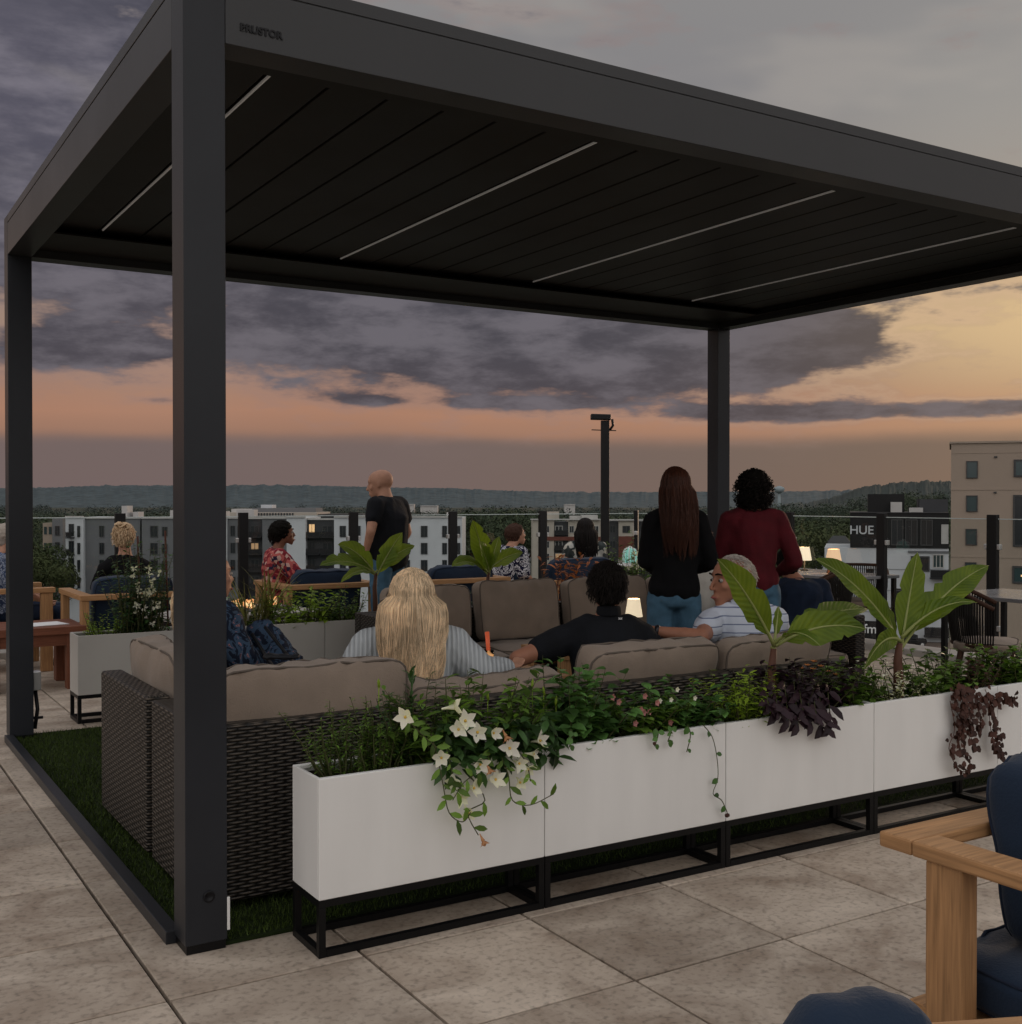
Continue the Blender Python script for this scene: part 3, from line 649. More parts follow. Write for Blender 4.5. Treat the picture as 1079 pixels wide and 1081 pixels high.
# the side cushion of the rear corner
c = put_cushion('side_cushion', S6, (.62, .19, .40), (0, 0, 0), (0, 0, 0), seed=21, p=5); c.parent = S6; c.location = (.24, .50, .63); c.rotation_euler = (.16, 0, math.pi/2)
S10 = sofa('sofa_section', 'dark wicker end section to the right of the grey haired man', 5.30, 2.15, math.pi/2, .72, .74, seed=14, ctop=.40, lean=.16, m='wicker_dark', cush=False)

# ---- tables
def table(name, label, x0, x1, y0, y1, h, m='teak', th=.05, leg=.09, group=None):
    r = thing(name, label, 'table', ((x0+x1)/2, (y0+y1)/2, 0), 0, group); a, b = (x1-x0)/2, (y1-y0)/2
    g = G(); n = 5
    for i in range(n): g.bx(-a, a, -b+2*b*i/n+.002, -b+2*b*(i+1)/n-.002, h-th, h, .004)
    g.build('tabletop', m, r)
    for sx in (-1, 1):
        for sy in (-1, 1): g = G(); g.bx(*sorted((sx*(a-.03), sx*(a-.03-leg))), *sorted((sy*(b-.03), sy*(b-.03-leg))), 0, h-th-.001, .004); g.build('leg', m, r)
    g = G()
    for sy in (-1, 1): g.bx(-a+.03+leg, a-.03-leg, *sorted((sy*(b-.04), sy*(b-.07))), h-th-.09, h-th-.001)
    g.build('apron', m, r); return r
table('coffee_table', 'long low wooden coffee table in front of the rear sofa', 3.15, 4.75, 2.42, 2.95, .50)
table('coffee_table', 'square wooden coffee table holding the red cocktail', 1.75, 2.65, 1.62, 2.42, .50)
table('side_table', 'dark red wooden table with papers on it, at the left edge', .05, .82, 5.75, 6.40, .50, 'red_wood', .06, .11)
g = G(); g.box((0, 0, 0), (.40, .26, .004), (0, 0, .2)); o = g.build('paper_sheet', 'paper'); o.location = (.50, 6.0, .5045); tag(o, 'pale sheets of paper lying on the dark red table', 'paper')
def lamp(p, h, sr, sh, label, m='lampshade', group='small table lamps'):
    r = thing('table_lamp', label, 'lamp', p, 0, group)
    g = G(); g.lathe((0, 0, 0), [(.045, 0), (.045, .012), (.008, .018), (.006, h-sh*.5)], 20); g.build('stem', 'lamp_metal', r)
    g = G(); n = 28; prof = [(sr, h-sh), (sr*.68, h)]
    vs = [(a*math.cos(2*math.pi*j/n), a*math.sin(2*math.pi*j/n), z) for a, z in prof for j in range(n)]
    g.add(vs, [[j, (j+1) % n, n+(j+1) % n, n+j] for j in range(n)], True); g.build('lamp_shade', m, r)
    lt = bpy.data.lights.new('bulb', 'POINT'); lt.energy = 1.3; lt.color = (1, .66, .36); lt.shadow_soft_size = .03; lo_ = bpy.data.objects.new('bulb', lt); COL.objects.link(lo_); lo_.parent = r; lo_.location = (0, 0, h-sh*.5)
lamp(tuple(at(669, 7.95, .5)), .31, .062, .125, 'small lit table lamp beside the man in the black polo')
lamp(tuple(at(481, 6.25, .5)), .27, .052, .105, 'small lit lamp half hidden by the blonde hair, on the square table')
lamp(tuple(at(849, 12.1, .75)), .25, .075, .14, 'lit lamp with cream shade on the far table, left of the other shade')
lamp(tuple(at(879.5, 11.6, .75)), .25, .085, .14, 'lamp with tan shade on the table near the glass railing', 'lampshade_warm')
# cocktail
p = at(516, 6.9, .5); r = thing('cocktail_glass', 'orange cocktail glass with a tall red straw cup on the square table', 'drink', p)
g = G(); g.lathe((0, 0, 0), [(.030, 0), (.034, .09), (.031, .09), (.027, .008)], 20); g.build('glass', 'tumbler', r)
g = G(); g.lathe((0, 0, .008), [(.026, 0), (.030, .055)], 20); g.build('drink', 'flame', r)
g = G(); g.tube([(.004, 0, .01), (-.012, 0, .20)], [.012, .014], 10); g.build('straw', 'cocktail', r)

# ---- club armchairs: teak U frame with a flat arm board, navy cushions. local: back rail along y=0, faces +y
def armchair(label, x, y, rz, W=.9, Dp=.85, H=.735, th=.045, bw=.10, cush=1, ct=.86, seat_top=.42, lo=.012, si=0, group='teak armchairs with navy cushions', bc=(None, None), name='armchair', m='teak'):
    r = thing(name, label, 'armchair', (x, y, 0), rz, group); a = W/2
    g = G(); g.bx(-a, a, 0, bw, H-th, H, .006); g.bx(-a, -a+bw, bw+.0006, Dp, H-th, H, .006); g.bx(a-bw, a, bw+.0006, Dp, H-th, H, .006)
    g.build('arm_board', m, r)
    for sx in (-1, 1):
        for yy in (lo, Dp-.12): g = G(); g.bx(*sorted((sx*(a-.012), sx*(a-.07))), yy, yy+.10, 0, H-th-.001, .006); g.build('leg', m, r)
    g = G(); g.bx(-a+.075, a-.075, .03, Dp-.03, .24, .285, .004); g.bx(-a+.02, -a+.06, .113, Dp-.121, .25, .31); g.bx(a-.06, a-.02, .113, Dp-.121, .25, .31); g.build('seat_frame', m, r)
    put_cushion('seat_cushion', r, (W-.17-si, .15, Dp-.08), (0, Dp/2, .36-si*.2), (math.pi/2, 0, 0), 'navy', 'navy_piping', p=7, puff=.2, seed=x, res=9)
    bx0, bx1 = bc if bc[0] is not None else (-a+bw+.02, a-bw-.02)
    put_cushion('back_cushion', r, (bx1-bx0, .20, ct-seat_top+.02), ((bx0+bx1)/2, bw+.09, (ct+seat_top)/2-.01), (.10, 0, 0), 'navy', 'navy_piping', p=3.2 if bx1-bx0 < .3 else 6, puff=.3, seed=y, res=10)
    return r
armchair('teak armchair with navy cushions the woman with the pinned blonde hair sits in', 1.24, 5.82, 0, .9, .95, ct=.87)
armchair('teak armchair with navy cushions the woman in red floral sits in', 3.03, 5.98, 0, .92, .88, ct=.86)
armchair('teak armchair with navy cushions between the bald man and the person in swirl print', 4.42, 5.92, 0, .96, .85, ct=.86)
armchair('wide navy backed seat the long haired woman sits in, near the light mast', 6.02, 6.12, 0, 1.1, .85, H=.60, ct=.88)
armchair('teak armchair under the person in blue print at the left edge', -.02, 7.25, -math.pi/2, .8, .8, ct=.84)
armchair('teak armchair the person in swirl print sits in', 5.02, 6.45, -math.pi/2, .66, .62, H=.66, ct=.8)
# the two near ones at the bottom right, backs toward the planters
armchair('teak armchair with navy cushions in the bottom right corner, in front of the planters', 1.66, -1.855, math.pi, 1.0, .9, H=.70, th=.038, bw=.095, ct=.87, bc=(-.30, .23), lo=.125, si=.05)
A = armchair('teak armchair whose navy cushion and arm just show at the bottom edge', .62, -2.67, math.pi-.41, 1.30, .85, H=.70, bw=.10, ct=.83, bc=(.29, .54))
# ------------------------------------------------------------------ people
def V3(*a): return Vector(a)
STAND = dict(hip=.93, pel=(0, 0, .95), waist=(0, -.005, 1.09), chest=(0, 0, 1.27), sh=(0, -.01, 1.41), neck=(0, .005, 1.49), head=(0, .025, 1.60),
    lk=(-.10, .02, .50), la=(-.11, -.01, .09), rk=(.10, .02, .50), ra=(.11, -.01, .09), le=(-.22, -.03, 1.15), lh=(-.23, .05, .90), re=(.22, -.03, 1.15), rh=(.23, .05, .90))
SIT = dict(hip=.53, pel=(0, 0, .54), waist=(0, -.01, .68), chest=(0, -.015, .85), sh=(0, -.02, .985), neck=(0, 0, 1.065), head=(0, .03, 1.17),
    lk=(-.13, .44, .50), la=(-.13, .46, .09), rk=(.13, .44, .50), ra=(.13, .46, .09), le=(-.215, .06, .76), lh=(-.15, .30, .62), re=(.215, .06, .76), rh=(.15, .30, .62))
def hand(g, wrist, d, palmn, s=1., curl=.5):
    """palm plus five fingers; d along the hand, palmn out of the palm"""
    d = Vector(d).normalized(); n = Vector(palmn); n = (n-d*n.dot(d)).normalized(); sd = d.cross(n); w = Vector(wrist)
    g.hull([(w, .022*s), (w+d*.075*s+sd*.026*s, .013*s), (w+d*.078*s-sd*.026*s, .013*s)], 1)
    for i, (o, L_) in enumerate(((-.031, .062), (-.011, .075), (.010, .070), (.030, .055))):
        a = w+d*.072*s+sd*o*s; c = curl; p1 = a+(d*math.cos(c*.5)+n*math.sin(c*.5))*L_*.5*s; p2 = p1+(d*math.cos(c*1.4)+n*math.sin(c*1.4))*L_*.5*s
        g.chain([(a, .0095*s), (p1, .0085*s), (p2, .007*s)], 1)
    a = w+d*.02*s-sd*.022*s; p1 = a+(d*.7-sd*.7+n*.25).normalized()*.038*s; p2 = p1+(d*.9-sd*.2+n*.35).normalized()*.03*s
    g.chain([(a, .013*s), (p1, .010*s), (p2, .008*s)], 1)
def headmat(J, hy, hp, hr=0):
    return Matrix.Translation(Vector(J['head'])) @ Euler((hp, hr, hy)).to_matrix().to_4x4()
def headgeo(g, M, s=1.):
    T = lambda *p: M @ Vector((p[0]*s, p[1]*s, p[2]*s)); Q = M.to_3x3()
    def E_(c, r): return (T(*c), tuple(k*s for k in r), Q)
    g.hull([E_((0, -.018, .028), (.076, .088, .084)), E_((0, .012, .032), (.068, .078, .076))], 3)
    g.hull([E_((0, .045, -.005), (.058, .045, .05)), E_((0, .045, -.055), (.045, .045, .032)), E_((0, .072, -.098), (.020, .016, .015))], 2)
    g.hull([E_((.0, .02, -.05), (.055, .045, .04)), E_((0, .0, .0), (.07, .07, .05))], 2)
    g.hull([E_((0, .092, .018), (.007, .008, .008)), E_((0, .116, -.024), (.009, .010, .009))], 1); g.ell(T(0, .106, -.030), (.016*s, .012*s, .008*s), 1)
    g.hull([E_((-.04, .078, .034), (.012, .010, .007)), E_((.04, .078, .034), (.012, .010, .007)), E_((0, .088, .034), (.012, .008, .007))], 1)
    for k in (-1, 1):
        g.ell(T(k*.042, .068, -.018), (.020*s, .018*s, .018*s), 1)
        g.hull([E_((k*.076, -.006, .012), (.006, .014, .014)), E_((k*.074, -.002, -.022), (.006, .009, .010))], 1)
    g.hull([E_((-.018, .094, -.062), (.006, .008, .005)), E_((.018, .094, -.062), (.006, .008, .005)), E_((0, .101, -.060), (.006, .008, .006))], 1)
    g.hull([E_((-.013, .092, -.073), (.006, .008, .005)), E_((.013, .092, -.073), (.006, .008, .005)), E_((0, .096, -.073), (.006, .008, .006))], 1)
def torso(J, k, infl=0, hem=None):
    p, w, c, sh = (Vector(J[a]) for a in ('pel', 'waist', 'chest', 'sh'))
    up = (c-w).normalized(); q = up.to_track_quat('Z', 'Y').to_matrix() if False else Matrix.Rotation(math.atan2(-up.y, up.z), 3, 'X') @ Matrix.Rotation(math.atan2(up.x, up.z), 3, 'Y')
    i = infl
    L_ = [(p, ((.162*k['hw'])+i, .115*k['bd']+i, .10+i), q), (w, (.128*k['ww']+i, .098*k['bd']+i, .075), q), (c, (.152*k['cw']+i, .112*k['bd']+i, .095), q), (sh, (.150*k['sw']+i, .078+i*.8, .045+i*.5), q)]
    return L_
def shpt(J, s, k): return Vector(J['sh'])+Vector((s*.168*k['sw'], 0, -.015))+Vector((0, 0, J.get('shl' if s < 0 else 'shr', 0)))
def folds(a, f, dirz=1.): return lambda co: a*(noise.noise(Vector((co.x*f, co.y*f, co.z*f*dirz)))+.6*noise.noise(Vector((co.x*f*2.3+9, co.y*f*2.3, co.z*f*2.3*dirz))))
def person(label, loc, rz, pose, skin='skin', top='black_cloth', sleeve='long', bottom='denim', J={}, k={}, hair=None, hd=(0, 0, 0), s=1., vox=.011, curl=(.6, .6), palms=((0, 0, 1), (0, 0, 1)), face=True, cat='person', hands=True, collar=False, loose=.0, long_hem=0, group=None):
    r = thing('person', label, cat, loc, rz, group); r.scale = (s, s, s)
    K = dict(hw=1., ww=1., cw=1., sw=1., bd=1., hs=1.); K.update(k); P = dict(STAND if pose == 'stand' else SIT); P.update(J)
    M = headmat(P, *[hd[0], hd[1], hd[2]]); v = {a: Vector(b) for a, b in P.items() if hasattr(b, '__len__')}
    g = G(); g.chain(torso(P, K)); g.hull([(v['sh']+V3(0, 0, .01), (.08, .05, .035)), (v['neck'], .052*K.get('nk', 1))]); g.hull([(v['neck'], .052*K.get('nk', 1)), (M @ V3(0, -.012, -.04), .054*K.get('nk', 1))])
    headgeo(g, M, K['hs'])
    hips = {}
    for sd_, e, h, kn, an in ((-1, 'le', 'lh', 'lk', 'la'), (1, 're', 'rh', 'rk', 'ra')):
        S0 = shpt(P, sd_, K); g.chain([(v['sh']+Vector((sd_*.10, 0, 0)), .058), (S0, .056), (v[e], .043), (v[h], .026)])
        mid = v[e].lerp(v[h], .3); g.ell(mid, (.044, .044, .044), 1)
        if hands: hand(g, v[h], (v[h]-v[e]).normalized()+Vector(P.get('hd'+e[0], (0, 0, 0))), palms[0 if sd_ < 0 else 1], 1., curl[0 if sd_ < 0 else 1])
        hp = v['pel']+Vector((sd_*.085*K['hw'], 0, -.03)); hips[sd_] = hp
        g.chain([(hp, .088*K['hw']), (v[kn], .056), (v[an], .038)]); g.ell(v[kn].lerp(v[an], .3)+V3(0, -.012, 0), (.055, .055, .07), 1)
        g.hull([(v[an]+V3(0, -.03, -.045), .032), (v[an]+V3(0, .14, -.06), (.036, .03, .022))])
    remesh(g, 'body', skin, r, vox, 5)
    # top
    g = G(); i = .016+loose; T = torso(P, K, i)
    T[0] = (T[0][0]+V3(0, 0, .0-long_hem), T[0][1], T[0][2]); g.chain(T)
    g.hull([(v['sh']+V3(0, 0, .012), (.10, .062, .035)), (v['neck']+V3(0, -.004, -.035), (.058, .056, .018))])
    for sd_, e, h in ((-1, 'le', 'lh'), (1, 're', 'rh')):
        S0 = shpt(P, sd_, K); a = [(v['sh']+Vector((sd_*.10, 0, 0)), .068), (S0, .066+loose)]
        if sleeve == 'long': a += [(v[e], .054+loose), (v[e].lerp(v[h], .9), .036+loose*.6)]
        elif sleeve == 'elbow': a += [(v[e].lerp(v[h], .1), .056+loose)]
        else: a += [(S0.lerp(v[e], K.get('sl', .5)), .058+loose)]
        g.chain(a)
    amp = .012 if vox > .009 else .009
    remesh(g, 'shirt', top, r, vox, 4, folds(amp, 9, .6))
    if collar:
        g = G(); g.hull([(v['neck']+V3(0, -.006, -.03), (.066, .066, .016)), (v['neck']+V3(0, -.018, .012), (.060, .056, .010))]); remesh(g, 'collar', top, r, .008, 2)
    # trousers
    g = G(); g.hull([(v['pel']+V3(0, 0, .05), (.150*K['hw']+.008, .108*K['bd']+.006, .06)), (v['pel']+V3(0, 0, -.03), (.160*K['hw']+.010, .118*K['bd']+.010, .07))])
    for sd_, kn, an in ((-1, 'lk', 'la'), (1, 'rk', 'ra')):
        g.chain([(hips[sd_], .100*K['hw']), (v[kn], .070), (v[an]+V3(0, 0, .02), .052)])
    remesh(g, 'trousers', bottom, r, vox, 4, folds(.007, 12, .8))
    for an in ('la', 'ra'):
        g = G(); g.hull([(v[an]+V3(0, -.035, -.05), (.040, .035, .030)), (v[an]+V3(0, .07, -.055), (.042, .05, .026)), (v[an]+V3(0, .15, -.063), (.040, .035, .020))]); g.hull([(v[an]+V3(0, -.02, .0), .045), (v[an]+V3(0, -.02, -.04), .045)]); remesh(g, 'shoe', 'shoe', r, .010, 3)
    if face:
        T = lambda *p: M @ (Vector(p)*K['hs'])
        for q in (-1, 1):
            g = G(); g.ell(T(q*.031, .081, .010), (.012,)*3, 2); e_ = g.build('eye', 'eye', r); g = G(); g.ell(T(q*.031, .0885, .010), (.0065, .0065, .0065), 2); g.build('iris', 'iris', e_)
            g = G(); g.tube([T(q*.014, .098, .036), T(q*.032, .096, .041), T(q*.050, .084, .036)], [.004, .005, .003], 5); g.build('eyebrow', 'hair_dark_core' if skin != 'skin' else 'hair_brown_core', r)
        g = G(); g.hull([(T(-.020, .099, -.067), .0035), (T(0, .107, -.066), .006), (T(.020, .099, -.067), .0035)], 1); g.build('lips', 'lip', r)
    if hair: hair(r, M, K['hs'])
    return r
def scalp(th, ph, k=1.06):
    return Vector((.078*k*math.cos(ph)*math.cos(th), -.008+.098*k*math.cos(ph)*math.sin(th), .032+.090*k*math.sin(ph)))
def hair_long(m, core, length=.42, n=900, width=1.0, part=0, wave=.012, spread=1., r0=.0021, front=False, bulge=0, bk=.06, tp=.22):
    def f(root, M, hs):
        g = G()
        items = [((0, -.022, .036), (.086*width, .094, .088)), ((0, -.045, -.05), (.090*width*spread, .065, .07)), ((0, -.06-bk*.7, -.14), (.085*width*spread, .045, .05))]
        if length > .3: items.append(((0, -.065-bk, -length+.11), (.066*width*spread, .028, .05)))
        g.chain([(M @ Vector(c), q, M.to_3x3()) for c, q in items])
        me = remesh(g, 'hair', core, root, .010, 4, folds(.008, 30, .2))
        g = G(); rnd = random.Random(length*100+n)
        for i in range(n):
            t = rnd.random(); th = math.pi*(-.12-.76*t) if not front else math.pi*(.14-1.28*t)
            side = 1 if math.cos(th) > 0 else -1
            cl_ = noise.noise(Vector((t*26, 3.3, 0)))       # locks
            ph0 = R(rnd.uniform(62, 90)) if rnd.random() < .7 else R(rnd.uniform(20, 70))
            P_ = []
            for j in range(4):
                q = (0, .4, .72, 1)[j]; ph = ph0*(1-q)+R(-8)*q; p = scalp(th, ph, 1.13+.05*q)
                p.x *= width; P_.append(p)
            end = P_[-1]; L_ = length*rnd.uniform(.70, 1.04)*(1+.16*cl_)*(1-.22*abs(math.cos(th))**3*(bulge > .12)); nn = 7
            for j in range(1, nn+1):
                q = j/nn; ww = spread*(1+bulge*math.sin(q*math.pi))
                x = end.x*(1.02+.10*q)*ww*(1-tp*q*q)+wave*math.sin(q*7+t*40+cl_*4)*q+cl_*.012*q; y = end.y*(1-.25*q)-bk*min(1, q*1.7)-.03*q+(-.012+.012*rnd.random()*q)+.010*cl_
                P_.append(Vector((x, min(y, .06 if front else .02), end.z-L_*q)))
            jit = Vector((rnd.uniform(-1, 1), rnd.uniform(-1, 1), rnd.uniform(-.4, .4)))*.0045
            g.tube([M @ ((p+jit)*hs) for p in P_], [r0*(1.2-.9*j/(len(P_)-1)) for j in range(len(P_))], 3, cap=False)
        g.build('hair_strands', m, me, uv=False)
    return f
def hair_curly(m, core, rad=.115, n=420, cr=.012, drop=-.06, back=-.03, wx=1.):
    def f(root, M, hs):
        g = G(); g.hull([(M @ V3(0, back-.005, .03), rad*.84), (M @ V3(0, back-.02, drop), (rad*.76*wx, rad*.62, rad*.62))], 3); me = remesh(g, 'hair', core, root, .011, 2, folds(.014, 38))
        g = G(); rnd = random.Random(n)
        for i in range(n):
            th = rnd.uniform(math.pi*.92, math.pi*2.08); ph = rnd.uniform(-.9, 1.5)
            if ph > .7: th = rnd.uniform(0, 6.28)
            d = Vector((math.cos(ph)*math.cos(th), math.cos(ph)*math.sin(th), math.sin(ph)))
            c = Vector((0, back, .01))+Vector((d.x*rad*wx, d.y*rad*.95, d.z*rad*1.0+(drop*.6 if d.z < 0 else 0)))*rnd.uniform(.80, 1.04)
            ax = Vector((rnd.uniform(-.4, .4), rnd.uniform(-.4, .4), -1)); ax.normalize(); a = ax.orthogonal().normalized(); b = ax.cross(a); ph0 = rnd.uniform(0, 6)
            pts = [M @ (c+ax*(j*.0042)+(a*math.cos(j*.95+ph0)+b*math.sin(j*.95+ph0))*cr*rnd.uniform(.85, 1.15)) for j in range(11)]
            g.tube(pts, .0024, 3, cap=False)
        g.build('hair_strands', m, me, uv=False)
    return f
def hair_short(m, core, n=900, k=1.08, thick=.014, low=-.55, L_=.03, r0=.0018, wavy=.3, bun=None, front=.9):
    def f(root, M, hs):
        g = G(); g.hull([(M @ (V3(0, -.030, .036)*hs), (.082*k, .088*k, .084*k), M.to_3x3()), (M @ (V3(0, .004, .056)*hs), (.068*k, .070*k, .060*k), M.to_3x3())], 3)
        g.hull([(M @ V3(0, -.052, .03), (.079*k, .058*k, .07*k), M.to_3x3()), (M @ V3(0, -.045, -.045), (.064, .050, .035), M.to_3x3())], 2)
        me = remesh(g, 'hair', core, root, .009, 3, folds(thick*.6, 34))
        g = G(); rnd = random.Random(n+1)
        for i in range(n):
            th = rnd.uniform(0, 6.28); ph = rnd.uniform(low, 1.5)
            if math.sin(th) > .25 and ph < front*.75: continue
            if math.sin(th) > -.25 and ph < .12: continue
            p = scalp(th, ph, k+.03); d = Vector((p.x, p.y, p.z-.03)).normalized()
            tdir = (Vector((rnd.uniform(-1, 1)*wavy-.2, -.5, -.7))-d*.4).normalized(); q = p+tdir*L_*.5+d*thick*rnd.uniform(.3, 1); e_ = q+tdir*L_*.5-d*thick*.4+Vector((rnd.uniform(-1, 1), rnd.uniform(-1, 1), rnd.uniform(-1, 1)))*.006
            g.tube([M @ (x*hs) for x in (p-d*.008, q, e_)], [r0*1.2, r0, r0*.4], 3, cap=False)
        g.build('hair_strands', m, me, uv=False)
        if bun:
            g = G(); rnd = random.Random(5)
            for i in range(bun):
                c = V3(rnd.uniform(-.06, .05), rnd.uniform(-.10, -.02), rnd.uniform(.045, .125)); a = Vector([rnd.uniform(-1, 1) for _ in range(3)]).normalized(); b = a.orthogonal().normalized(); cc = a.cross(b); rr = rnd.uniform(.018, .034)
                g.tube([M @ (c+(b*math.cos(j*.8)+cc*math.sin(j*.8))*rr*(1-.03*j)) for j in range(9)], .0075, 5)
            g.build('bun', m, me, uv=False)
    return f

SEATED = 'people seated on the terrace'
# standing woman, long red brown hair
p = at(713, 7.0)
person('standing woman with long red brown hair, black top and blue jeans, her back turned', (p.x, p.y, 0), -.52, 'stand', top='black_cloth', sleeve='long', J=dict(le=(-.17, .04, 1.14), lh=(-.08, .22, 1.06), re=(.215, -.01, 1.14), rh=(.12, .18, 1.06), pel=(-.01, 0, .93), head=(-.005, .03, 1.60)), k=dict(hw=.95, sw=.84, cw=.90, ww=.95), hair=hair_long('hair_red', 'hair_red_core', .42, 1300, 1.10, wave=.012, spread=1.16, bulge=.10), hd=(.1, .0, 0), loose=.004, long_hem=-.04, s=.985, face=False)
# standing woman, curls, maroon
p = at(795, 7.35)
person('standing woman with dark curly hair, maroon top and blue jeans, her back turned', (p.x, p.y, 0), -.50, 'stand', skin='skin_tan', top='maroon', sleeve='long', J=dict(le=(-.20, .06, 1.13), lh=(-.13, .22, 1.08), re=(.265, -.04, 1.12), rh=(.20, .14, 1.04)), k=dict(hw=1.0, sw=.95, cw=1.0, bd=1.05), hair=hair_curly('hair_dark', 'hair_dark_core', .122, 900, .010, drop=-.05, back=-.022), loose=.004, long_hem=-.05, face=False, s=.985)
# standing bald man
p = at(409, 10.35)
mskin = 'skin'
person('standing bald man in a black polo shirt and jeans, one hand on his hip', (p.x, p.y, 0), .55, 'stand', top='polo_black', sleeve='short', bottom='denim', J=dict(le=(-.30, -.03, 1.17), lh=(-.24, .07, .96), re=(.28, -.03, 1.15), rh=(.24, .08, .94), head=(0, .07, 1.575), neck=(0, .03, 1.49)), k=dict(sw=1.12, cw=1.2, ww=1.38, hw=1.10, bd=1.4, hs=1.13, nk=1.25), hd=(.35, -.18, 0), collar=False, loose=.014, s=1.045, hair=lambda r, M, hs: None, long_hem=.02, face=False)
# blonde seated woman, back to the camera
person('seated woman with long straight blonde hair in a grey ribbed sweater, back turned', (1.20, .74, -.005), -.45, 'sit', top='sweater', sleeve='long', J=dict(sh=(0, .0, .905), shl=-.03, shr=-.03, neck=(0, .01, .985), head=(0, .02, 1.075), chest=(0, 0, .80), le=(-.27, -.02, .70), lh=(-.15, .24, .66), re=(.30, .0, .74), rh=(.44, .20, .735)), k=dict(sw=1.08, cw=1.0, hw=1.05), hair=hair_long('hair_blonde', 'hair_blonde_core', .44, 5200, 1.14, wave=.018, spread=1.34, r0=.0012, bulge=.16, bk=.085, tp=.34), hd=(.0, .02, 0), loose=.026, vox=.009, face=False)
# man in black polo
person('seated man with thick dark hair in a black polo, small white emblem at the collar', (2.30, .78, 0), -.50, 'sit', skin='skin_tan', top='polo_black', sleeve='short', bottom='denim_dark', J=dict(sh=(-.01, .0, .875), neck=(0, .015, .965), head=(.0, .03, 1.055), chest=(0, 0, .78), le=(-.46, -.17, .745), lh=(-.30, .12, .74), re=(.28, .10, .70), rh=(.18, .3, .62), shl=-.04, shr=-.05), k=dict(sw=1.12, cw=1.18, ww=1.3, bd=1.15, hs=1.12, sl=.55), hair=hair_short('hair_dark', 'hair_dark_core', 2200, 1.12, .016, L_=.034, r0=.0016), hd=(-.1, .05, 0), collar=True, loose=.014, vox=.009, face=False)
# grey haired man in striped polo
pm = person('grey haired man in a pale striped polo, arm with watch along the sofa back', (3.15, .72, 0), -.30, 'sit', skin='skin_tan', top='polo_stripe', sleeve='short', bottom='navy_cloth', J=dict(sh=(-.01, .0, .90), neck=(-.03, .012, .975), head=(-.065, .03, 1.07), chest=(0, 0, .80), le=(-.37, -.26, .82), lh=(-.60, -.13, .845), re=(.26, .12, .70), rh=(.15, .3, .64), shl=-.03, shr=-.03), k=dict(sw=1.08, cw=1.15, ww=1.3, bd=1.15, hs=1.17), hair=hair_short('hair_grey', 'hair_grey_core', 1500, 1.03, .008, L_=.026, r0=.0016, low=-.75), hd=(1.75, -.02, 0), loose=.016, vox=.0075, collar=True, curl=(.9, .6), palms=((0, 0, -1), (0, 0, 1)))
g = G(); w0 = Vector((-.585, -.138, .845)); ax = (Vector((-.60, -.13, .845))-Vector((-.37, -.26, .82))).normalized(); g.lathe(w0-ax*.03, [(.0305, -.011), (.033, 0), (.0305, .011)], 20, axis=ax); wt = g.build('wrist_watch', 'watch', pm)
# back left
HB = hair_short('hair_light', 'hair_light_core', 900, 1.1, .016, L_=.04, r0=.003, bun=26)
person('seated woman with pinned up blonde hair in a black jacket, back turned, far left', (1.25, 6.32, .0), -.1, 'sit', top='black_cloth', sleeve='long', J=dict(head=(0, .03, 1.17), sh=(0, -.02, .96), shl=-.03, shr=-.03), k=dict(sw=.88, cw=.95, hs=1.1), hair=HB, hd=(-.2, .05, 0), loose=.012, face=False)
person('seated person in a blue and white printed shirt, mostly behind the left pergola post', (.42, 7.22, 0), -1.75, 'sit', top='plaid_blue', sleeve='elbow', bottom='navy_cloth', hair=hair_short('hair_grey', 'hair_grey_core', 300), k=dict(sw=1.15, cw=1.2, ww=1.3), J=dict(sh=(0, -.05, .98)), loose=.02)
person('seated woman with short dark hair in a red floral blouse, in profile facing right', (2.72, 6.58, .0), -1.75, 'sit', skin='skin_brown', top='floral_red', sleeve='elbow', bottom='navy_cloth', hair=hair_short('hair_dark', 'hair_dark_core', 800, 1.16, .02, L_=.05, r0=.003, low=-1.0), hd=(.0, .08, 0), loose=.025, J=dict(head=(0, .045, 1.18), le=(-.22, .08, .74), lh=(-.14, .36, .72), re=(.24, .10, .80), rh=(.20, .36, .78)))
person('seated person in a dark shirt with white swirls and short brown hair', (5.12, 6.42, 0), -1.35, 'sit', top='swirl', sleeve='elbow', bottom='navy_cloth', hair=hair_short('hair_brown', 'hair_brown_core', 500, 1.1), hd=(-.2, .15, 0), J=dict(sh=(0, .07, .96), neck=(0, .12, 1.03), head=(0, .18, 1.13), chest=(0, .03, .84)), loose=.02, k=dict(sw=1.05))
person('seated woman with very long dark hair in a plaid top, beside the light mast', (6.25, 6.55, 0), -.45, 'sit', top='plaid_light', sleeve='long', bottom='denim', hair=hair_long('hair_dark', 'hair_dark_core', .36, 300, 1.12, spread=1.3, r0=.004), k=dict(sw=.98), loose=.015, face=False)
person('person in a white shirt seated behind the two standing women', (5.10, 3.30, 0), 2.7, 'sit', top='white_cloth', sleeve='long', bottom='denim_dark', hair=hair_short('hair_brown', 'hair_brown_core', 300), k=dict(sw=1.05), loose=.02)
person('person in navy clothes seated beside the maroon topped woman, mostly hidden', (4.97, 2.12, 0.0), -.6, 'sit', skin='skin_tan', top='navy_cloth', sleeve='long', face=False, bottom='navy_cloth', hair=hair_short('hair_dark', 'hair_dark_core', 300), k=dict(sw=.95, cw=1.0, ww=1.1), loose=.008, J=dict(sh=(.02, .05, .88), neck=(-.02, .08, .95), head=(-.05, .12, 1.03)))
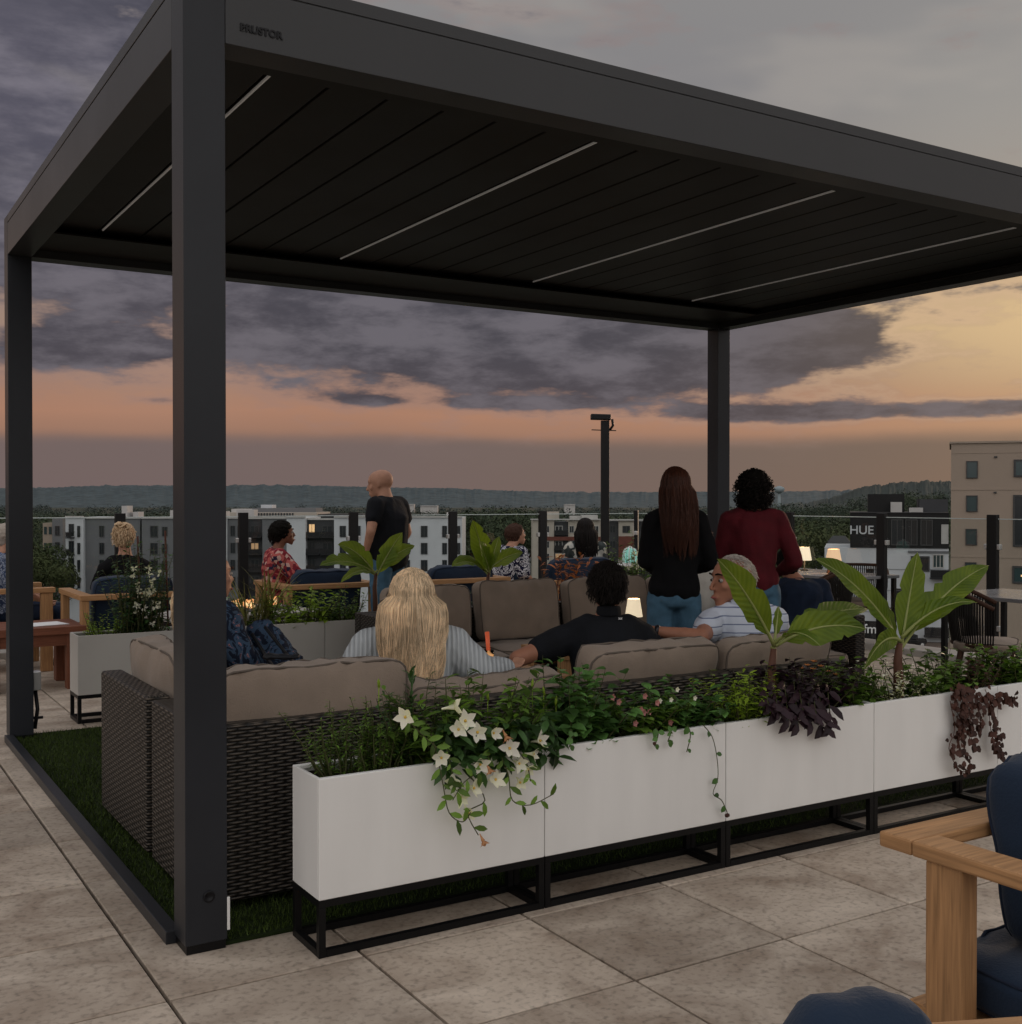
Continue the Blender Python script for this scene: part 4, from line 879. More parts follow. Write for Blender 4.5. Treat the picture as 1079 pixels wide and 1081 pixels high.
# person behind the near post, with long light hair and dark blue top, plus the plaid jacket on the cushion
person('seated person with long light brown hair, almost hidden by the near pergola post', (.60, 1.74, 0), -1.35, 'sit', skin='skin', top='plaid_dark', sleeve='long', bottom='denim_dark', hair=hair_long('hair_blonde', 'hair_brown_core', .26, 420, 1.0, spread=1.1, r0=.003), J=dict(sh=(0, -.02, .96), neck=(0, 0, 1.04), head=(0, .02, 1.13)), loose=.02)
# white emblem on the dark polo collar: two interlocking arcs
g = G()
for sg in (-1, 1): g.tube([(sg*t_*.006+0, 0, 0) if False else (.0085*t_/4, 0, sg*(.0035-.009*(t_/4)**2)) for t_ in range(-4, 5)], .0016, 5)
em = g.build('emblem', 'paper', bpy.data.objects[[o.name for o in bpy.data.objects if o.type == 'EMPTY' and 'thick dark hair' in str(o.get('label', ''))][0]]); em.location = (.045, -.086, .925); em.rotation_euler = (.25, 0, .1)
# plaid bag/jacket and dark pouch on the left wing
g = G(); g.chain([((0, 0, .0), (.20, .13, .10)), ((-.04, .02, .16), (.15, .11, .10)), ((-.08, .03, .30), (.07, .07, .06))]); o = remesh(g, 'jacket', 'plaid_dark', None, .012, 3, folds(.02, 14)); o.location = (.90, 1.62, .56); o.rotation_euler = (0, 0, -.5); tag(o, 'dark plaid jacket with straps heaped on the left sofa wing', 'jacket')
g = G(); g.tube([(-.10, -.12, .30), (0, -.17, .16), (.13, -.14, .0)], .009, 6); g.tube([(-.04, -.10, .33), (.09, -.15, .18), (.2, -.1, .02)], .008, 6); g.build('strap', 'bag_black', o)
g = G(); g.hull([((-.06, 0, 0), (.02, .03, .013)), ((.06, 0, 0), (.02, .03, .011))]); o = remesh(g, 'pouch', 'bag_black', None, .008, 3, folds(.006, 30)); p_ = at(297, 4.75, .885); o.location = (p_.x, p_.y, .845); o.rotation_euler = (0, 0, -.5); tag(o, 'small black pouch lying on the cushion edge behind the blonde woman', 'pouch')
# ------------------------------------------------------------------ plants
def bend(p, d, L_, n, up, jit=.15, rnd=random):
    """a stem path that starts along d and is pulled by gravity or light (up>0 rises, <0 droops)"""
    P_ = [Vector(p)]; d = Vector(d).normalized()
    for i in range(n):
        d = (d+Vector((rnd.uniform(-jit, jit), rnd.uniform(-jit, jit), up+rnd.uniform(-jit, jit)*.5))).normalized(); P_.append(P_[-1]+d*(L_/n))
    return P_
def bush(label, cat, loc, size, stems, per, L_, Wd, m, sm='stem', up=.05, out=.8, curve=.5, seg=3, pw=1., fold=.3, name='plant', group=None, h=(.35, 1.2), keep=None, droop=.2):
    r = thing(name, label, cat, loc, random.uniform(-.3, .3) if False else 0, group); gl, gs = G(), G()
    for i in range(stems):
        bx_, by_ = random.uniform(-1, 1), random.uniform(-1, 1)
        b0 = Vector((bx_*size[0]*.6, by_*size[1]*.6, 0)); H = size[2]*random.uniform(*h)
        d = Vector((bx_*out*size[0]/size[2]+random.uniform(-.3, .3), by_*out*size[1]/size[2]+random.uniform(-.3, .3), 1))
        P_ = bend(b0, d, H*1.15, 6, up, .16); gs.tube(P_, [.0035*(1.2-j*.15) for j in range(7)], 4, cap=False)
        for k in range(per):
            t = (k+random.random())/per; t = t**.75; q = t*5.99; j = int(q); p = P_[j].lerp(P_[j+1], q-j)
            a = random.uniform(0, 6.28); dd = Vector((math.cos(a), math.sin(a), random.uniform(-.1, .8)-droop)); s_ = random.uniform(.65, 1.15)*(1.1-.35*t)
            gl.leaf(p, dd, Vector((random.uniform(-.3, .3), random.uniform(-.3, .3), 1)), L_*s_, Wd*s_, curve*random.uniform(.3, 1.4), fold, seg, pw)
    gs.build('stem', sm, r, uv=False); gl.build('foliage', m, r, uv=False); return r
def vine_on(r, pts, n, L_, Wd, m, sm='stem', rad=.0022, seg=3, name='vine', jit=.0):
    gs, gl = G(), G(); P_ = [Vector(p) for p in pts]
    # smooth the path
    Q = []
    for i in range(len(P_)-1):
        a, b, c, d = P_[max(i-1, 0)], P_[i], P_[i+1], P_[min(i+2, len(P_)-1)]
        for t in (0, .25, .5, .75): Q.append(.5*((2*b)+(c-a)*t+(2*a-5*b+4*c-d)*t*t+(3*b-a-3*c+d)*t**3))
    Q.append(P_[-1]); gs.tube(Q, rad, 4, cap=False)
    for k in range(n):
        t = (k+.5)/n*(len(Q)-1.01); j = int(t); p = Q[j].lerp(Q[j+1], t-j); dv = (Q[j+1]-Q[j]).normalized()
        sd_ = dv.cross(Vector((0, 1, 0))).normalized()*(1 if k % 2 else -1); s_ = random.uniform(.6, 1.15)
        gl.leaf(p+Vector((random.uniform(-jit, jit), random.uniform(-jit, 0), random.uniform(-jit, jit))), sd_+dv*.6+Vector((0, random.uniform(-.8, .1), random.uniform(-.5, .2))), Vector((0, -1, .3)), L_*s_, Wd*s_, .5, .25, seg)
    gs.build(name, sm, r, uv=False)
    if n: gl.build('foliage', m, r, uv=False)
def flower_trumpet(r, p, d, s=1., m='petal', wilt=False):
    g = G(); p = Vector(p); d = Vector(d).normalized(); a = d.orthogonal().normalized(); b = d.cross(a)
    g.tube([p-d*.045*s, p-d*.02*s, p], [.003*s, .006*s, .012*s], 8, cap=False)
    for k in range(5):
        t = k*1.2566+.3; o = a*math.cos(t)+b*math.sin(t); g.leaf(p+o*.005*s, (o+d*(random.uniform(.2, .7) if not wilt else 1.6)), d+o*.01, .044*s*random.uniform(.85, 1.1), .029*s, random.uniform(.2, -1.1) if not wilt else .6, .18, 5, .75)
    f = g.build('flower', m, r, uv=False); c = G(); c.ell(p+d*.002, (.006*s,)*3, 1); c.build('flower_centre', 'petal_centre', f, uv=False)
PZ = .556; PYC = -.13
def fx_(px, y=PYC):            # where the line of sight through px meets the row of planters
    d = FW+RT*((px-539.5)/FPX); t = (y-CY)/d.y; return CX+d.x*t
def pz_(px, py, y):            # height of a photo row above the deck on the vertical sheet at y
    d = FW+RT*((px-539.5)/FPX); return CH-(py-528)/FPX*((y-CY)/d.y)
def P3(px, py, y): return Vector((fx_(px, y), y, pz_(px, py, y)))
# planter 1
bush('fine needle leaved green herb at the left end of the nearest planter', 'plant', (.56, PYC, PZ), (.22, .08, .22), 60, 36, .032, .0085, 'leaf_green', up=.1, out=.5, seg=2, h=(.5, 1.1))
bush('dark feathery herb growing between the needle leaved herb and the white flowers', 'plant', (.78, PYC+.01, PZ), (.20, .08, .25), 44, 30, .036, .012, 'leaf_dark', up=.08, out=.6, seg=2)
mv = bush('white flowered trumpet vine spilling over the front of the nearest planter', 'flowering vine', (1.00, PYC, PZ), (.33, .12, .26), 80, 14, .082, .030, 'leaf_green', up=.06, out=.9, name='trumpet_vine', droop=.1)
bo = Vector((1.00, PYC, PZ))
gl = G()
for i in range(260):
    p = Vector((random.uniform(.82, 1.30), random.uniform(-.29, -.2), 0)); p.z = random.uniform(.545, .72); gl.leaf(p-bo, (random.uniform(-1, 1), random.uniform(-1, .1), random.uniform(-.9, .2)), (0, -.5, 1), random.uniform(.045, .085), .028, .5, .25, 3)
gl.build('overhanging_foliage', 'leaf_dark', mv, uv=False)
yv = -.285
for pts, n, nm in (([(455, 775), (462, 800), (468, 830), (474, 858), (488, 868), (497, 858)], 9, 'a'), ([(520, 790), (508, 812), (490, 826), (478, 845)], 9, 'b'), ([(530, 800), (537, 820), (541, 845), (560, 850), (585, 838)], 10, 'c'), ([(497, 820), (512, 845), (494, 858), (505, 882)], 4, 'd'), ([(545, 790), (556, 806), (560, 825)], 6, 'e'), ([(470, 780), (476, 810), (482, 835)], 10, 'f'), ([(430, 760), (445, 775), (462, 790)], 8, 'g')):
    vine_on(mv, [P3(a, b, yv-.02*i_)-bo for i_, (a, b) in enumerate(pts)], n, .05, .020, 'leaf_green')
for (px, py, dn) in ((428, 757, (-.7, -.6, .1)), (491, 761, (.1, -1, .3)), (504, 773, (-.1, -1, .1)), (521, 774, (.2, -1, .2)), (563, 796, (.6, -.7, 0)), (507, 807, (-.3, -1, -.1)), (478, 825, (-.5, -.8, -.2)), (557, 812, (.3, -.8, -.4)), (523, 823, (.1, -.9, .2)), (494, 858, (-.1, -.8, -.5)), (479, 746, (.9, -.2, .1)), (484, 770, (-.4, -.9, .3)), (548, 806, (.1, -1, -.1)), (538, 790, (-.2, -1, .2)), (466, 800, (-.5, -.9, 0)), (486, 842, (.2, -1, -.2)), (500, 832, (.4, -.9, 0)), (570, 782, (.4, -.9, .2)), (549, 826, (-.2, -1, -.3))):
    flower_trumpet(mv, P3(px, py, -.31)-bo, dn, random.uniform(.72, .98))
for px, py in ((534, 777), (510, 888), (516, 812)): flower_trumpet(mv, P3(px, py, -.32)-bo, (.2, -.5, -.8), .6, 'petal_wilted', True)
for px, py in ((400, 722), (540, 735), (562, 722), (574, 730), (515, 735), (500, 760), (587, 740)):
    g = G(); p = P3(px, py, -.15)-bo; g.ell(p, (.006, .006, .022), 1, (random.uniform(-.3, .3), random.uniform(-.3, .3), 0)); g.tube([p, p-Vector((0, 0, .09))], .0018, 4); g.build('bud', 'leaf_lime', mv, uv=False)
g = G(); g.tube([P3(435, 775, -.1)-bo, P3(434, 735, -.1)-bo, P3(437, 706, -.1)-bo], .003, 5)
for k in range(14):
    t = k/14; p = P3(434, 750-44*t, -.1)-bo; g.leaf(p, (random.uniform(-1, 1), random.uniform(-1, 1), .5), (0, 0, 1), .045, .014, .3, .2, 3)
g.build('tall_shoot', 'leaf_dark', mv, uv=False)
# planter 2
bush('round leafed green plant at the left end of the second planter', 'plant', (fx_(607), PYC, PZ), (.18, .11, .26), 44, 13, .068, .058, 'leaf_round', up=.05, out=.8, pw=.8, seg=4, name='round_leafed_plant')
pk = bush('low dark green plant with a few pink flowers in the second planter', 'plant', (fx_(668), PYC, PZ), (.22, .11, .16), 46, 12, .060, .038, 'leaf_green', up=.02, out=.9, pw=.9)
pko = Vector((fx_(668), PYC, PZ))
def small_flower(r, c, L_, m):
    g = G()
    for k in range(5): a = k*1.26; g.leaf(c, (math.cos(a), -.5, math.sin(a)), (0, -1, 0), L_, L_*.9, .2, .1, 2)
    g.build('flower', m, r, uv=False)
for i in range(9): small_flower(pk, Vector((random.uniform(-.15, .10), random.uniform(-.14, -.05), random.uniform(.06, .18))), .016, 'petal_pink')
for i in range(4): small_flower(pk, P3(random.uniform(690, 745), random.uniform(726, 745), -.2)-pko, .013, 'petal')
ns = bush('round leafed trailing plant whose thin runner hangs down the second planter', 'plant', (fx_(722), PYC, PZ), (.19, .11, .19), 42, 12, .062, .046, 'leaf_round', up=.02, out=.9, pw=.75, seg=4, name='trailing_plant'); o_ = Vector((fx_(722), PYC, PZ))
vine_on(ns, [P3(a, b, -.275)-o_ for a, b in ((742, 765), (752, 778), (757, 800), (758, 822), (753, 838), (762, 845), (768, 858))], 5, .034, .026, 'leaf_dark')
for a, b, c in ((602, 770, 783), (706, 765, 777), (726, 765, 788), (692, 768, 782)): vine_on(ns, [P3(a, b, -.27)-o_, P3(a+3, (b+c)/2, -.275)-o_, P3(a-1, c+6, -.275)-o_], 4, .032, .026, 'leaf_round')
g = G(); g.ell(P3(768, 861, -.28)-o_, (.014, .008, .010), 1); g.ell(P3(691, 785, -.28)-o_, (.008, .008, .008), 1); g.build('dry_flower', 'leaf_brown', ns, uv=False)
bush('bright yellow green fine leaved plant at the right end of the second planter', 'plant', (fx_(782), PYC-.02, PZ), (.15, .11, .19), 46, 17, .054, .016, 'leaf_lime', up=.03, out=.9, name='lime_plant')
# planter 3
sp_ = bush('dark purple sweet potato vine hanging over the third planter', 'vine', (fx_(846), PYC, PZ), (.21, .12, .21), 56, 13, .070, .044, 'leaf_purple', up=.0, out=1.0, pw=.7, seg=4, name='purple_vine'); o_ = Vector((fx_(846), PYC, PZ))
for a, b in ((822, 752), (833, 760), (843, 765), (856, 762), (869, 772), (878, 768), (862, 755), (812, 745), (848, 750)): vine_on(sp_, [P3(a-5, 720, -.22)-o_, P3(a-2, (b+735)/2, -.275)-o_, P3(a, b, -.29)-o_], 9, .085, .036, 'leaf_purple')
of = bush('orange flowered plant behind the dark purple vine', 'flowering plant', (fx_(862), PYC+.05, PZ), (.13, .06, .20), 16, 10, .03, .012, 'leaf_green', name='orange_flowers')
o_ = Vector((fx_(862), PYC+.05, PZ))
for a, b in ((852, 703), (859, 699), (866, 704), (875, 710), (882, 713), (858, 707), (846, 706)):
    g = G(); c = P3(a, b, -.09)-o_
    for k in range(9): t = k*.7; g.leaf(c, (math.cos(t), math.sin(t)-.2, .5), (0, 0, 1), .022, .009, .2, .1, 2)
    g.build('flower', 'petal_orange', of, uv=False)
bush('light green leafy herb at the right end of the third planter', 'plant', (fx_(900), PYC, PZ), (.19, .11, .17), 44, 13, .060, .034, 'leaf_green', name='leafy_herb')
# planter 4
vg = bush('small plant with white edged leaves beside the second banana stem', 'plant', (fx_(935), PYC, PZ), (.11, .10, .16), 22, 12, .030, .018, 'petal', name='variegated_plant')
bush('dark green plant between the second banana and the brown coleus', 'plant', (fx_(985), PYC, PZ), (.22, .11, .18), 42, 12, .064, .038, 'leaf_green', name='leafy_plant')
bush('small white flowered ground plant right of the second banana stem', 'flowering plant', (fx_(962), PYC-.04, PZ), (.14, .07, .13), 16, 9, .024, .018, 'petal', name='white_flowered_plant')
cl_ = bush('brown coleus hanging in two long tails down the fourth planter', 'plant', (fx_(1020), PYC-.02, PZ), (.14, .10, .17), 24, 12, .032, .026, 'leaf_brown', name='brown_coleus', pw=.7); o_ = Vector((fx_(1020), PYC-.02, PZ))
for pts in (((1005, 725), (1010, 750), (1022, 775), (1028, 790)), ((1003, 740), (1008, 770), (1002, 790), (1012, 812), (1022, 815)), ((1040, 728), (1048, 750), (1050, 775), (1056, 800)), ((1034, 735), (1043, 748), (1046, 770), (1050, 790)), ((1012, 730), (1018, 760), (1012, 780), (1018, 800)), ((1048, 735), (1060, 740), (1066, 738)), ((1015, 726), (1024, 745), (1020, 765)), ((1026, 728), (1034, 748), (1030, 770)), ((1008, 722), (1016, 740), (1014, 760))):
    vine_on(cl_, [P3(a, b, -.27-.01*i)-o_ for i, (a, b) in enumerate(pts)], 40, .036, .032, 'leaf_brown', 'stem_brown', jit=.020)
bush('green leafy plant behind the brown coleus', 'plant', (fx_(1045), PYC+.04, PZ), (.2, .08, .17), 38, 12, .068, .042, 'leaf_green', name='leafy_plant')
bush('broad leafed green plant in the fifth planter at the right edge', 'plant', (fx_(1068)+.15, PYC, PZ), (.3, .11, .19), 50, 13, .070, .044, 'leaf_green', name='leafy_plant')
bush('green plant in the last front planter, outside the right edge', 'plant', (5.2, PYC, PZ), (.35, .1, .2), 26, 12, .05, .03, 'leaf_green', name='leafy_plant')
# ---- rear row
RYC = 4.40
def rx_(px): return fx_(px, RYC)
bush('small yellow green bush at the left end of the far left planter', 'plant', (rx_(108), RYC, .55), (.13, .10, .17), 26, 14, .035, .016, 'leaf_lime', name='small_bush')
ws = bush('dark leaved shrub with white flower clusters in the far left planter', 'shrub', (rx_(150), RYC, .55), (.24, .12, .55), 80, 20, .060, .024, 'leaf_dark', up=.15, out=.5, name='flowering_shrub', h=(.3, 1.1)); o_ = Vector((rx_(150), RYC, .55))
for i in range(30):
    g = G(); c = P3(random.gauss(156, 11), random.gauss(625, 20), RYC-.05-random.random()*.08)-o_
    for k in range(6): a = random.uniform(0, 6.3); g.leaf(c, (math.cos(a), -.4, math.sin(a)), (0, -1, .3), .030, .012, .3, .1, 2)
    g.build('flower', 'petal', ws, uv=False)
for a, b in ((146, 566), (175, 560)): g = G(); g.tube([P3(a+3, 668, RYC)-o_, P3(a, b, RYC)-o_], .007, 6); g.build('stake', 'stem_brown', ws, uv=False)
gr_ = thing('tall_grass', 'tall yellowish grass blades in the planter beside the fire pit', 'grass plant', (rx_(272), RYC, .55)); g = G()
for i in range(60):
    a = random.uniform(0, 6.28); g.leaf((random.uniform(-.14, .14), random.uniform(-.07, .07), 0), (math.cos(a)*.25, math.sin(a)*.25, 1), (math.cos(a), math.sin(a), .2), random.uniform(.25, .62), .014, -.9*random.uniform(.2, 1.5), .3, 7, .6)
g.build('foliage', 'leaf_grass', gr_, uv=False)
bush('olive leafy plant at the foot of the tall grass', 'plant', (rx_(262), RYC, .55), (.22, .10, .20), 26, 13, .06, .022, 'leaf_green', name='leafy_plant')
bush('bright green leafy plant in the middle of the rear planters', 'plant', (rx_(318), RYC-.03, .55), (.26, .12, .24), 40, 11, .085, .034, 'leaf_lime', name='leafy_plant', droop=.25)
bush('dark green leafy plant left of the bald man in the rear planters', 'plant', (rx_(362), RYC, .55), (.18, .10, .22), 34, 13, .052, .024, 'leaf_green', name='leafy_plant')
cr_ = bush('orange leafed croton behind the middle cushion of the rear sofa', 'plant', (rx_(597), RYC, .55), (.20, .10, .42), 20, 9, .11, .034, 'leaf_orange', 'stem_brown', up=.1, out=.5, name='croton', droop=-.1, h=(.7, 1.05))
bush('green filler plant behind the rear sofa, under the second rear banana', 'plant', (rx_(500), RYC, .55), (.3, .1, .18), 24, 12, .05, .026, 'leaf_dark', name='leafy_plant')
# pot behind
p = at(672, 10.2); r = thing('tall_pot', 'grey tapered pot with a white flowered plant behind the man in the black polo', 'pot', p)
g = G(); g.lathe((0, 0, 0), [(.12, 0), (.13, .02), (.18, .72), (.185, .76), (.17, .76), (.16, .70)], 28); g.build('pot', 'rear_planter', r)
bush('white flowered green plant in the tall grey pot', 'flowering plant', (p.x, p.y, .70), (.16, .16, .40), 34, 14, .06, .026, 'leaf_green', name='flowering_plant')
wp = [o for o in bpy.data.objects if o.get('label') == 'white flowered green plant in the tall grey pot'][0]
for i in range(16):
    g = G(); c = at(random.uniform(662, 686), 10.05, 0); c.z = random.uniform(.9, 1.1)
    for k in range(6): a = random.uniform(0, 6.3); g.leaf(c-p-Vector((0, 0, .7)), (math.cos(a), -.4, math.sin(a)), (0, -1, .3), .028, .014, .3, .1, 2)
    g.build('flower', 'petal', wp, uv=False)

# ---- banana plants
def banana(label, base, stem_h, leaves, sr=.022):
    r = thing('banana_plant', label, 'banana plant', base); g = G(); top = Vector((0.01, 0, stem_h))
    g.tube([(0, 0, -.02), (.004, 0, stem_h*.35), (-.003, 0, stem_h*.7), top], [sr*1.15, sr, sr*.85, sr*.6], 12); g.build('stem', 'banana_stem', r, uv=False)
    for tip, width, arch, pet, up_ in leaves:
        tip = Vector(tip)-Vector(base); st = top+Vector((random.uniform(-.008, .008), random.uniform(-.008, .008), random.uniform(-.04, .03)))
        n = 22; mid = (st+tip)/2+Vector((0, 0, arch)); Q = [st*(1-t)**2+mid*2*t*(1-t)+tip*t*t for t in [i/n for i in range(n+1)]]
        vs = []; uv = []; K_ = 8; L_ = sum((Q[i+1]-Q[i]).length for i in range(n)); i0 = int(n*pet); tear = random.Random(int(abs(tip.x)*1000)); torn = {tear.randint(6, n-3): tear.choice((-1, 1)) for _ in range(2 if width > .1 else 0)}
        rows = list(range(i0, n+1)); lo = 0
        for ii, i in enumerate(rows):
            t = ii/(len(rows)-1); d = (Q[min(i+1, n)]-Q[max(i-1, 0)]).normalized(); sd_ = d.cross(Vector(up_)).normalized(); nn = sd_.cross(d)
            w = width*.5*(math.sin(math.pi*.5*min(1, t/.36))**.8)*(1-max(0, (t-.36)/.64)**2.3)**.9*(1+.05*math.sin(t*17+tip.x*5))
            for k in range(-K_//2, K_//2+1):
                f = k/(K_/2); wob = .004*math.sin(t*21+k*.8+tip.x*9)*abs(f)*(1 if w > .02 else .3)
                ww = w*(1-.30*abs(f) if torn.get(i) == (1 if k > 0 else -1) else 1)
                vs.append(Q[i]+sd_*f*ww+nn*(abs(f)*ww*(.55 if k > 0 else .30)-f*f*ww*.18+wob)); uv.append((t*L_, .5+f*.5))
        C_ = K_+1; fs = [[a*C_+b, a*C_+b+1, (a+1)*C_+b+1, (a+1)*C_+b] for a in range(len(rows)-1) for b in range(K_)]
        g = G(); g.add(vs, fs, True); o = g.build('leaf', 'banana_leaf', r, uv=False)
        ul = o.data.uv_layers.new(name='UVMap')
        for lp in o.data.loops: ul.data[lp.index].uv = uv[lp.vertex_index]
        g = G(); g.tube(Q, [.0085*(1-.85*i/n) for i in range(n+1)], 6); g.build('midrib', 'midrib', o, uv=False)
    return r
def T3(px, py, y): return tuple(P3(px, py, y))
bC = (fx_(815), PYC, PZ)
banana('banana plant in the third planter, one leaf in front of the grey haired man', bC, .30, [
    (T3(757, 590, -.22), .135, .07, .10, (-.6, -1, .5)), (T3(914, 664, -.30), .15, .09, .10, (-.45, -.85, .25)), (T3(916, 643, .06), .13, .10, .14, (-.5, -.8, .6)), (T3(866, 682, -.35), .09, .10, .2, (-.3, .3, 1)), (T3(822, 640, -.02), .05, .03, .3, (0, -1, .2))])
bD = (fx_(948), PYC, PZ)
banana('tall banana plant in the fourth planter with leaves spread both ways', bD, .27, [
    (T3(860, 590, -.20), .14, .11, .12, (-.4, -.75, .65)), (T3(968, 583, -.10), .13, .03, .12, (-.45, -.9, .1)), (T3(1043, 597, -.05), .155, .12, .14, (-.5, -.8, .6)), (T3(1031, 636, -.30), .12, .11, .18, (.1, -.6, 1)), (T3(912, 706, -.32), .10, .12, .12, (.6, -1, .3)), (T3(928, 626, .05), .06, .02, .2, (0, -1, .3))], .024)
bA = (rx_(396), RYC, .55)
banana('banana plant in the rear planters in front of the bald man', bA, .38, [
    (T3(425, 562, 4.3), .15, .04, .08, (-.5, -.9, .2)), (T3(438, 576, 4.35), .15, .06, .10, (-.3, -1, .7)), (T3(357, 575, 4.4), .15, .10, .1, (-.4, -.8, .7)), (T3(338, 597, 4.25), .17, .12, .12, (.1, -.5, 1)), (T3(360, 615, 4.5), .1, .12, .1, (.1, -.5, 1))], .02)
bB = (rx_(515), RYC, .55)
banana('banana plant behind the rear sofa, left of the person in swirl print', bB, .36, [
    (T3(499, 549, 4.35), .17, .05, .08, (-.5, -.9, .1)), (T3(506, 572, 4.25), .15, .04, .08, (.3, -1, .4)), (T3(527, 566, 4.5), .10, .04, .1, (-.5, -.9, .2)), (T3(552, 583, 4.3), .16, .06, .12, (-.4, -1, .8)), (T3(477, 598, 4.3), .15, .14, .12, (.1, -.5, 1))], .02)

# ---- fire pit, lantern, right hand tables and chairs
p = at(247, 9.0); r = thing('fire_pit', 'low fire table with small flames beyond the rear planters', 'fire pit', p, .2)
g = G(); g.bx(-.55, .55, -.35, .35, 0, .58, .02); g.build('body', 'letters', r); g = G(); g.bx(-.60, .60, -.40, .40, .581, .62, .01); g.build('top', 'concrete', r)
g = G()
for i in range(60): g.ell((random.uniform(-.42, .42), random.uniform(-.14, .14), .635), (.03, .03, .02), 1, nz=.3)
g.bx(-.44, .44, -.16, .16, .615, .632); remesh(g, 'lava_bed', 'rock', r, .011, 1)
for i in range(9):
    x = -.36+.09*i+random.uniform(-.03, .03); h = random.choice((.05, .07, .08, .15)); n = 8; pts = [(x+random.uniform(-.015, .015)*j/3+.02*math.sin(j), random.uniform(-.03, .03), .64+h*j/n) for j in range(n+1)]
    f = G().tube(pts, [.030*math.sin(math.pi*(j/n*.85+.15))**1.2*(1-j/n*.5)+.001 for j in range(n+1)], 8).build('flame', 'flame', r, uv=False)
    G().tube([(a, b-.012, c) for a, b, c in pts[:6]], [.016*math.sin(math.pi*(j/6*.85+.15))+.001 for j in range(6)], 6).build('flame_core', 'flame_core', f, uv=False)
p = at(665, 11.4); r = thing('side_table', 'small white topped table carrying the teal glass lantern', 'table', p)
g = G(); g.lathe((0, 0, .84), [(.14, 0), (.14, .02)], 24); g.build('tabletop', 'white_paint', r); g = G(); g.lathe((0, 0, 0), [(.10, 0), (.10, .02), (.02, .03), (.02, .839)], 16); g.build('leg', 'post_black', r)
r = thing('lantern', 'small domed lantern with teal glass on the white topped table', 'lantern', (p.x, p.y, .861))
g = G(); g.lathe((0, 0, 0), [(.07, 0), (.07, .10), (.055, .14), (.02, .165)], 16); g.build('glass', 'teal_glow', r)
g = G()
for k in range(8): a = k*.785; g.tube([(math.cos(a)*.074, math.sin(a)*.074, 0), (math.cos(a)*.074, math.sin(a)*.074, .10), (math.cos(a)*.056, math.sin(a)*.056, .145), (0, 0, .175)], .006, 5)
g.lathe((0, 0, -.0), [(.08, 0), (.08, .012)], 20); g.build('cage', 'white_paint', r)
def dtable(label, p, w, d, rz=0, h=.75, m='post_black'):
    r = thing('dining_table', label, 'table', p, rz); g = G(); g.bx(-w/2, w/2, -d/2, d/2, h-.03, h, .004); g.build('tabletop', m, r)
    for sx in (-1, 1):
        for sy in (-1, 1): g = G(); g.bx(*sorted((sx*(w/2-.02), sx*(w/2-.06))), *sorted((sy*(d/2-.02), sy*(d/2-.06))), 0, h-.031, .003); g.build('leg', 'post_black', r)
    return r
mat('table_top_grey', (.20, .20, .21), .25, var=.1)
q1 = at(849, 12.1); q2 = at(879.5, 11.6)
dtable('dark dining table carrying the cream shaded lamp', (q1.x-.1, q1.y+.05, 0), .8, .7, m='table_top_grey'); dtable('dark dining table carrying the tan shaded lamp by the glass railing', (q2.x, q2.y-.15, 0), .8, .7, m='table_top_grey')
q = at(1075, 9.0); dtable('dark square dining table at the right edge of the terrace', (q.x+.05, q.y+.05, 0), .85, .85, m='table_top_grey')
def wchair(label, p, rz):
    """barrel backed rope chair: local seat faces +y"""
    r = thing('dining_chair', label, 'chair', p, rz, 'woven dining chairs')
    top = [(.29*math.cos(a), .27*math.sin(a)*1.0, .83 if math.sin(a) < -.5 else .83-(.18*(math.sin(a)+.5)/1.3)) for a in [math.pi*(-1.06+1.12*i/22) for i in range(23)]]
    low = [(x*.88, y*.88, .47) for x, y, z in top]
    g = G(); g.tube(top, .016, 8); g.tube(low, .014, 8); g.tube([(-.25, .22, .42), (.25, .22, .42)], .014, 8); g.build('frame', 'hair_brown_core', r, uv=False)
    g = G(); n = 52
    for i in range(n):
        t = i/(n-1)*21.99; j = int(t); f = t-j; a = Vector(top[j]).lerp(Vector(top[j+1]), f); b = Vector(low[j]).lerp(Vector(low[j+1]), f); m_ = (a+b)/2; m_.x *= 1.05; m_.y *= 1.05
        g.tube([a, m_, b], .0055, 4, cap=False)
    g.build('rope_back', 'wicker_dark', r, uv=False)
    put_cushion('seat_cushion', r, (.46, .10, .44), (0, .0, .455), (math.pi/2, 0, 0), p=5, puff=.3, res=8)
    for sx in (-1, 1):
        for sy in (-1, 1): G().tube([(sx*.19, sy*.17, .43), (sx*.25, sy*.25, 0)], [.018, .012], 8).build('leg', 'hair_brown_core', r, uv=False)
    return r
q = at(1042, 8.2); wchair('woven rope dining chair with a taupe seat in front of the right edge table', q, -2.55)
q = at(868, 10.6); wchair('woven dining chair behind the navy clothed person', q, .7)
q = at(905, 11.6); wchair('woven dining chair close to the glass railing under the banana leaf', q, 2.3)
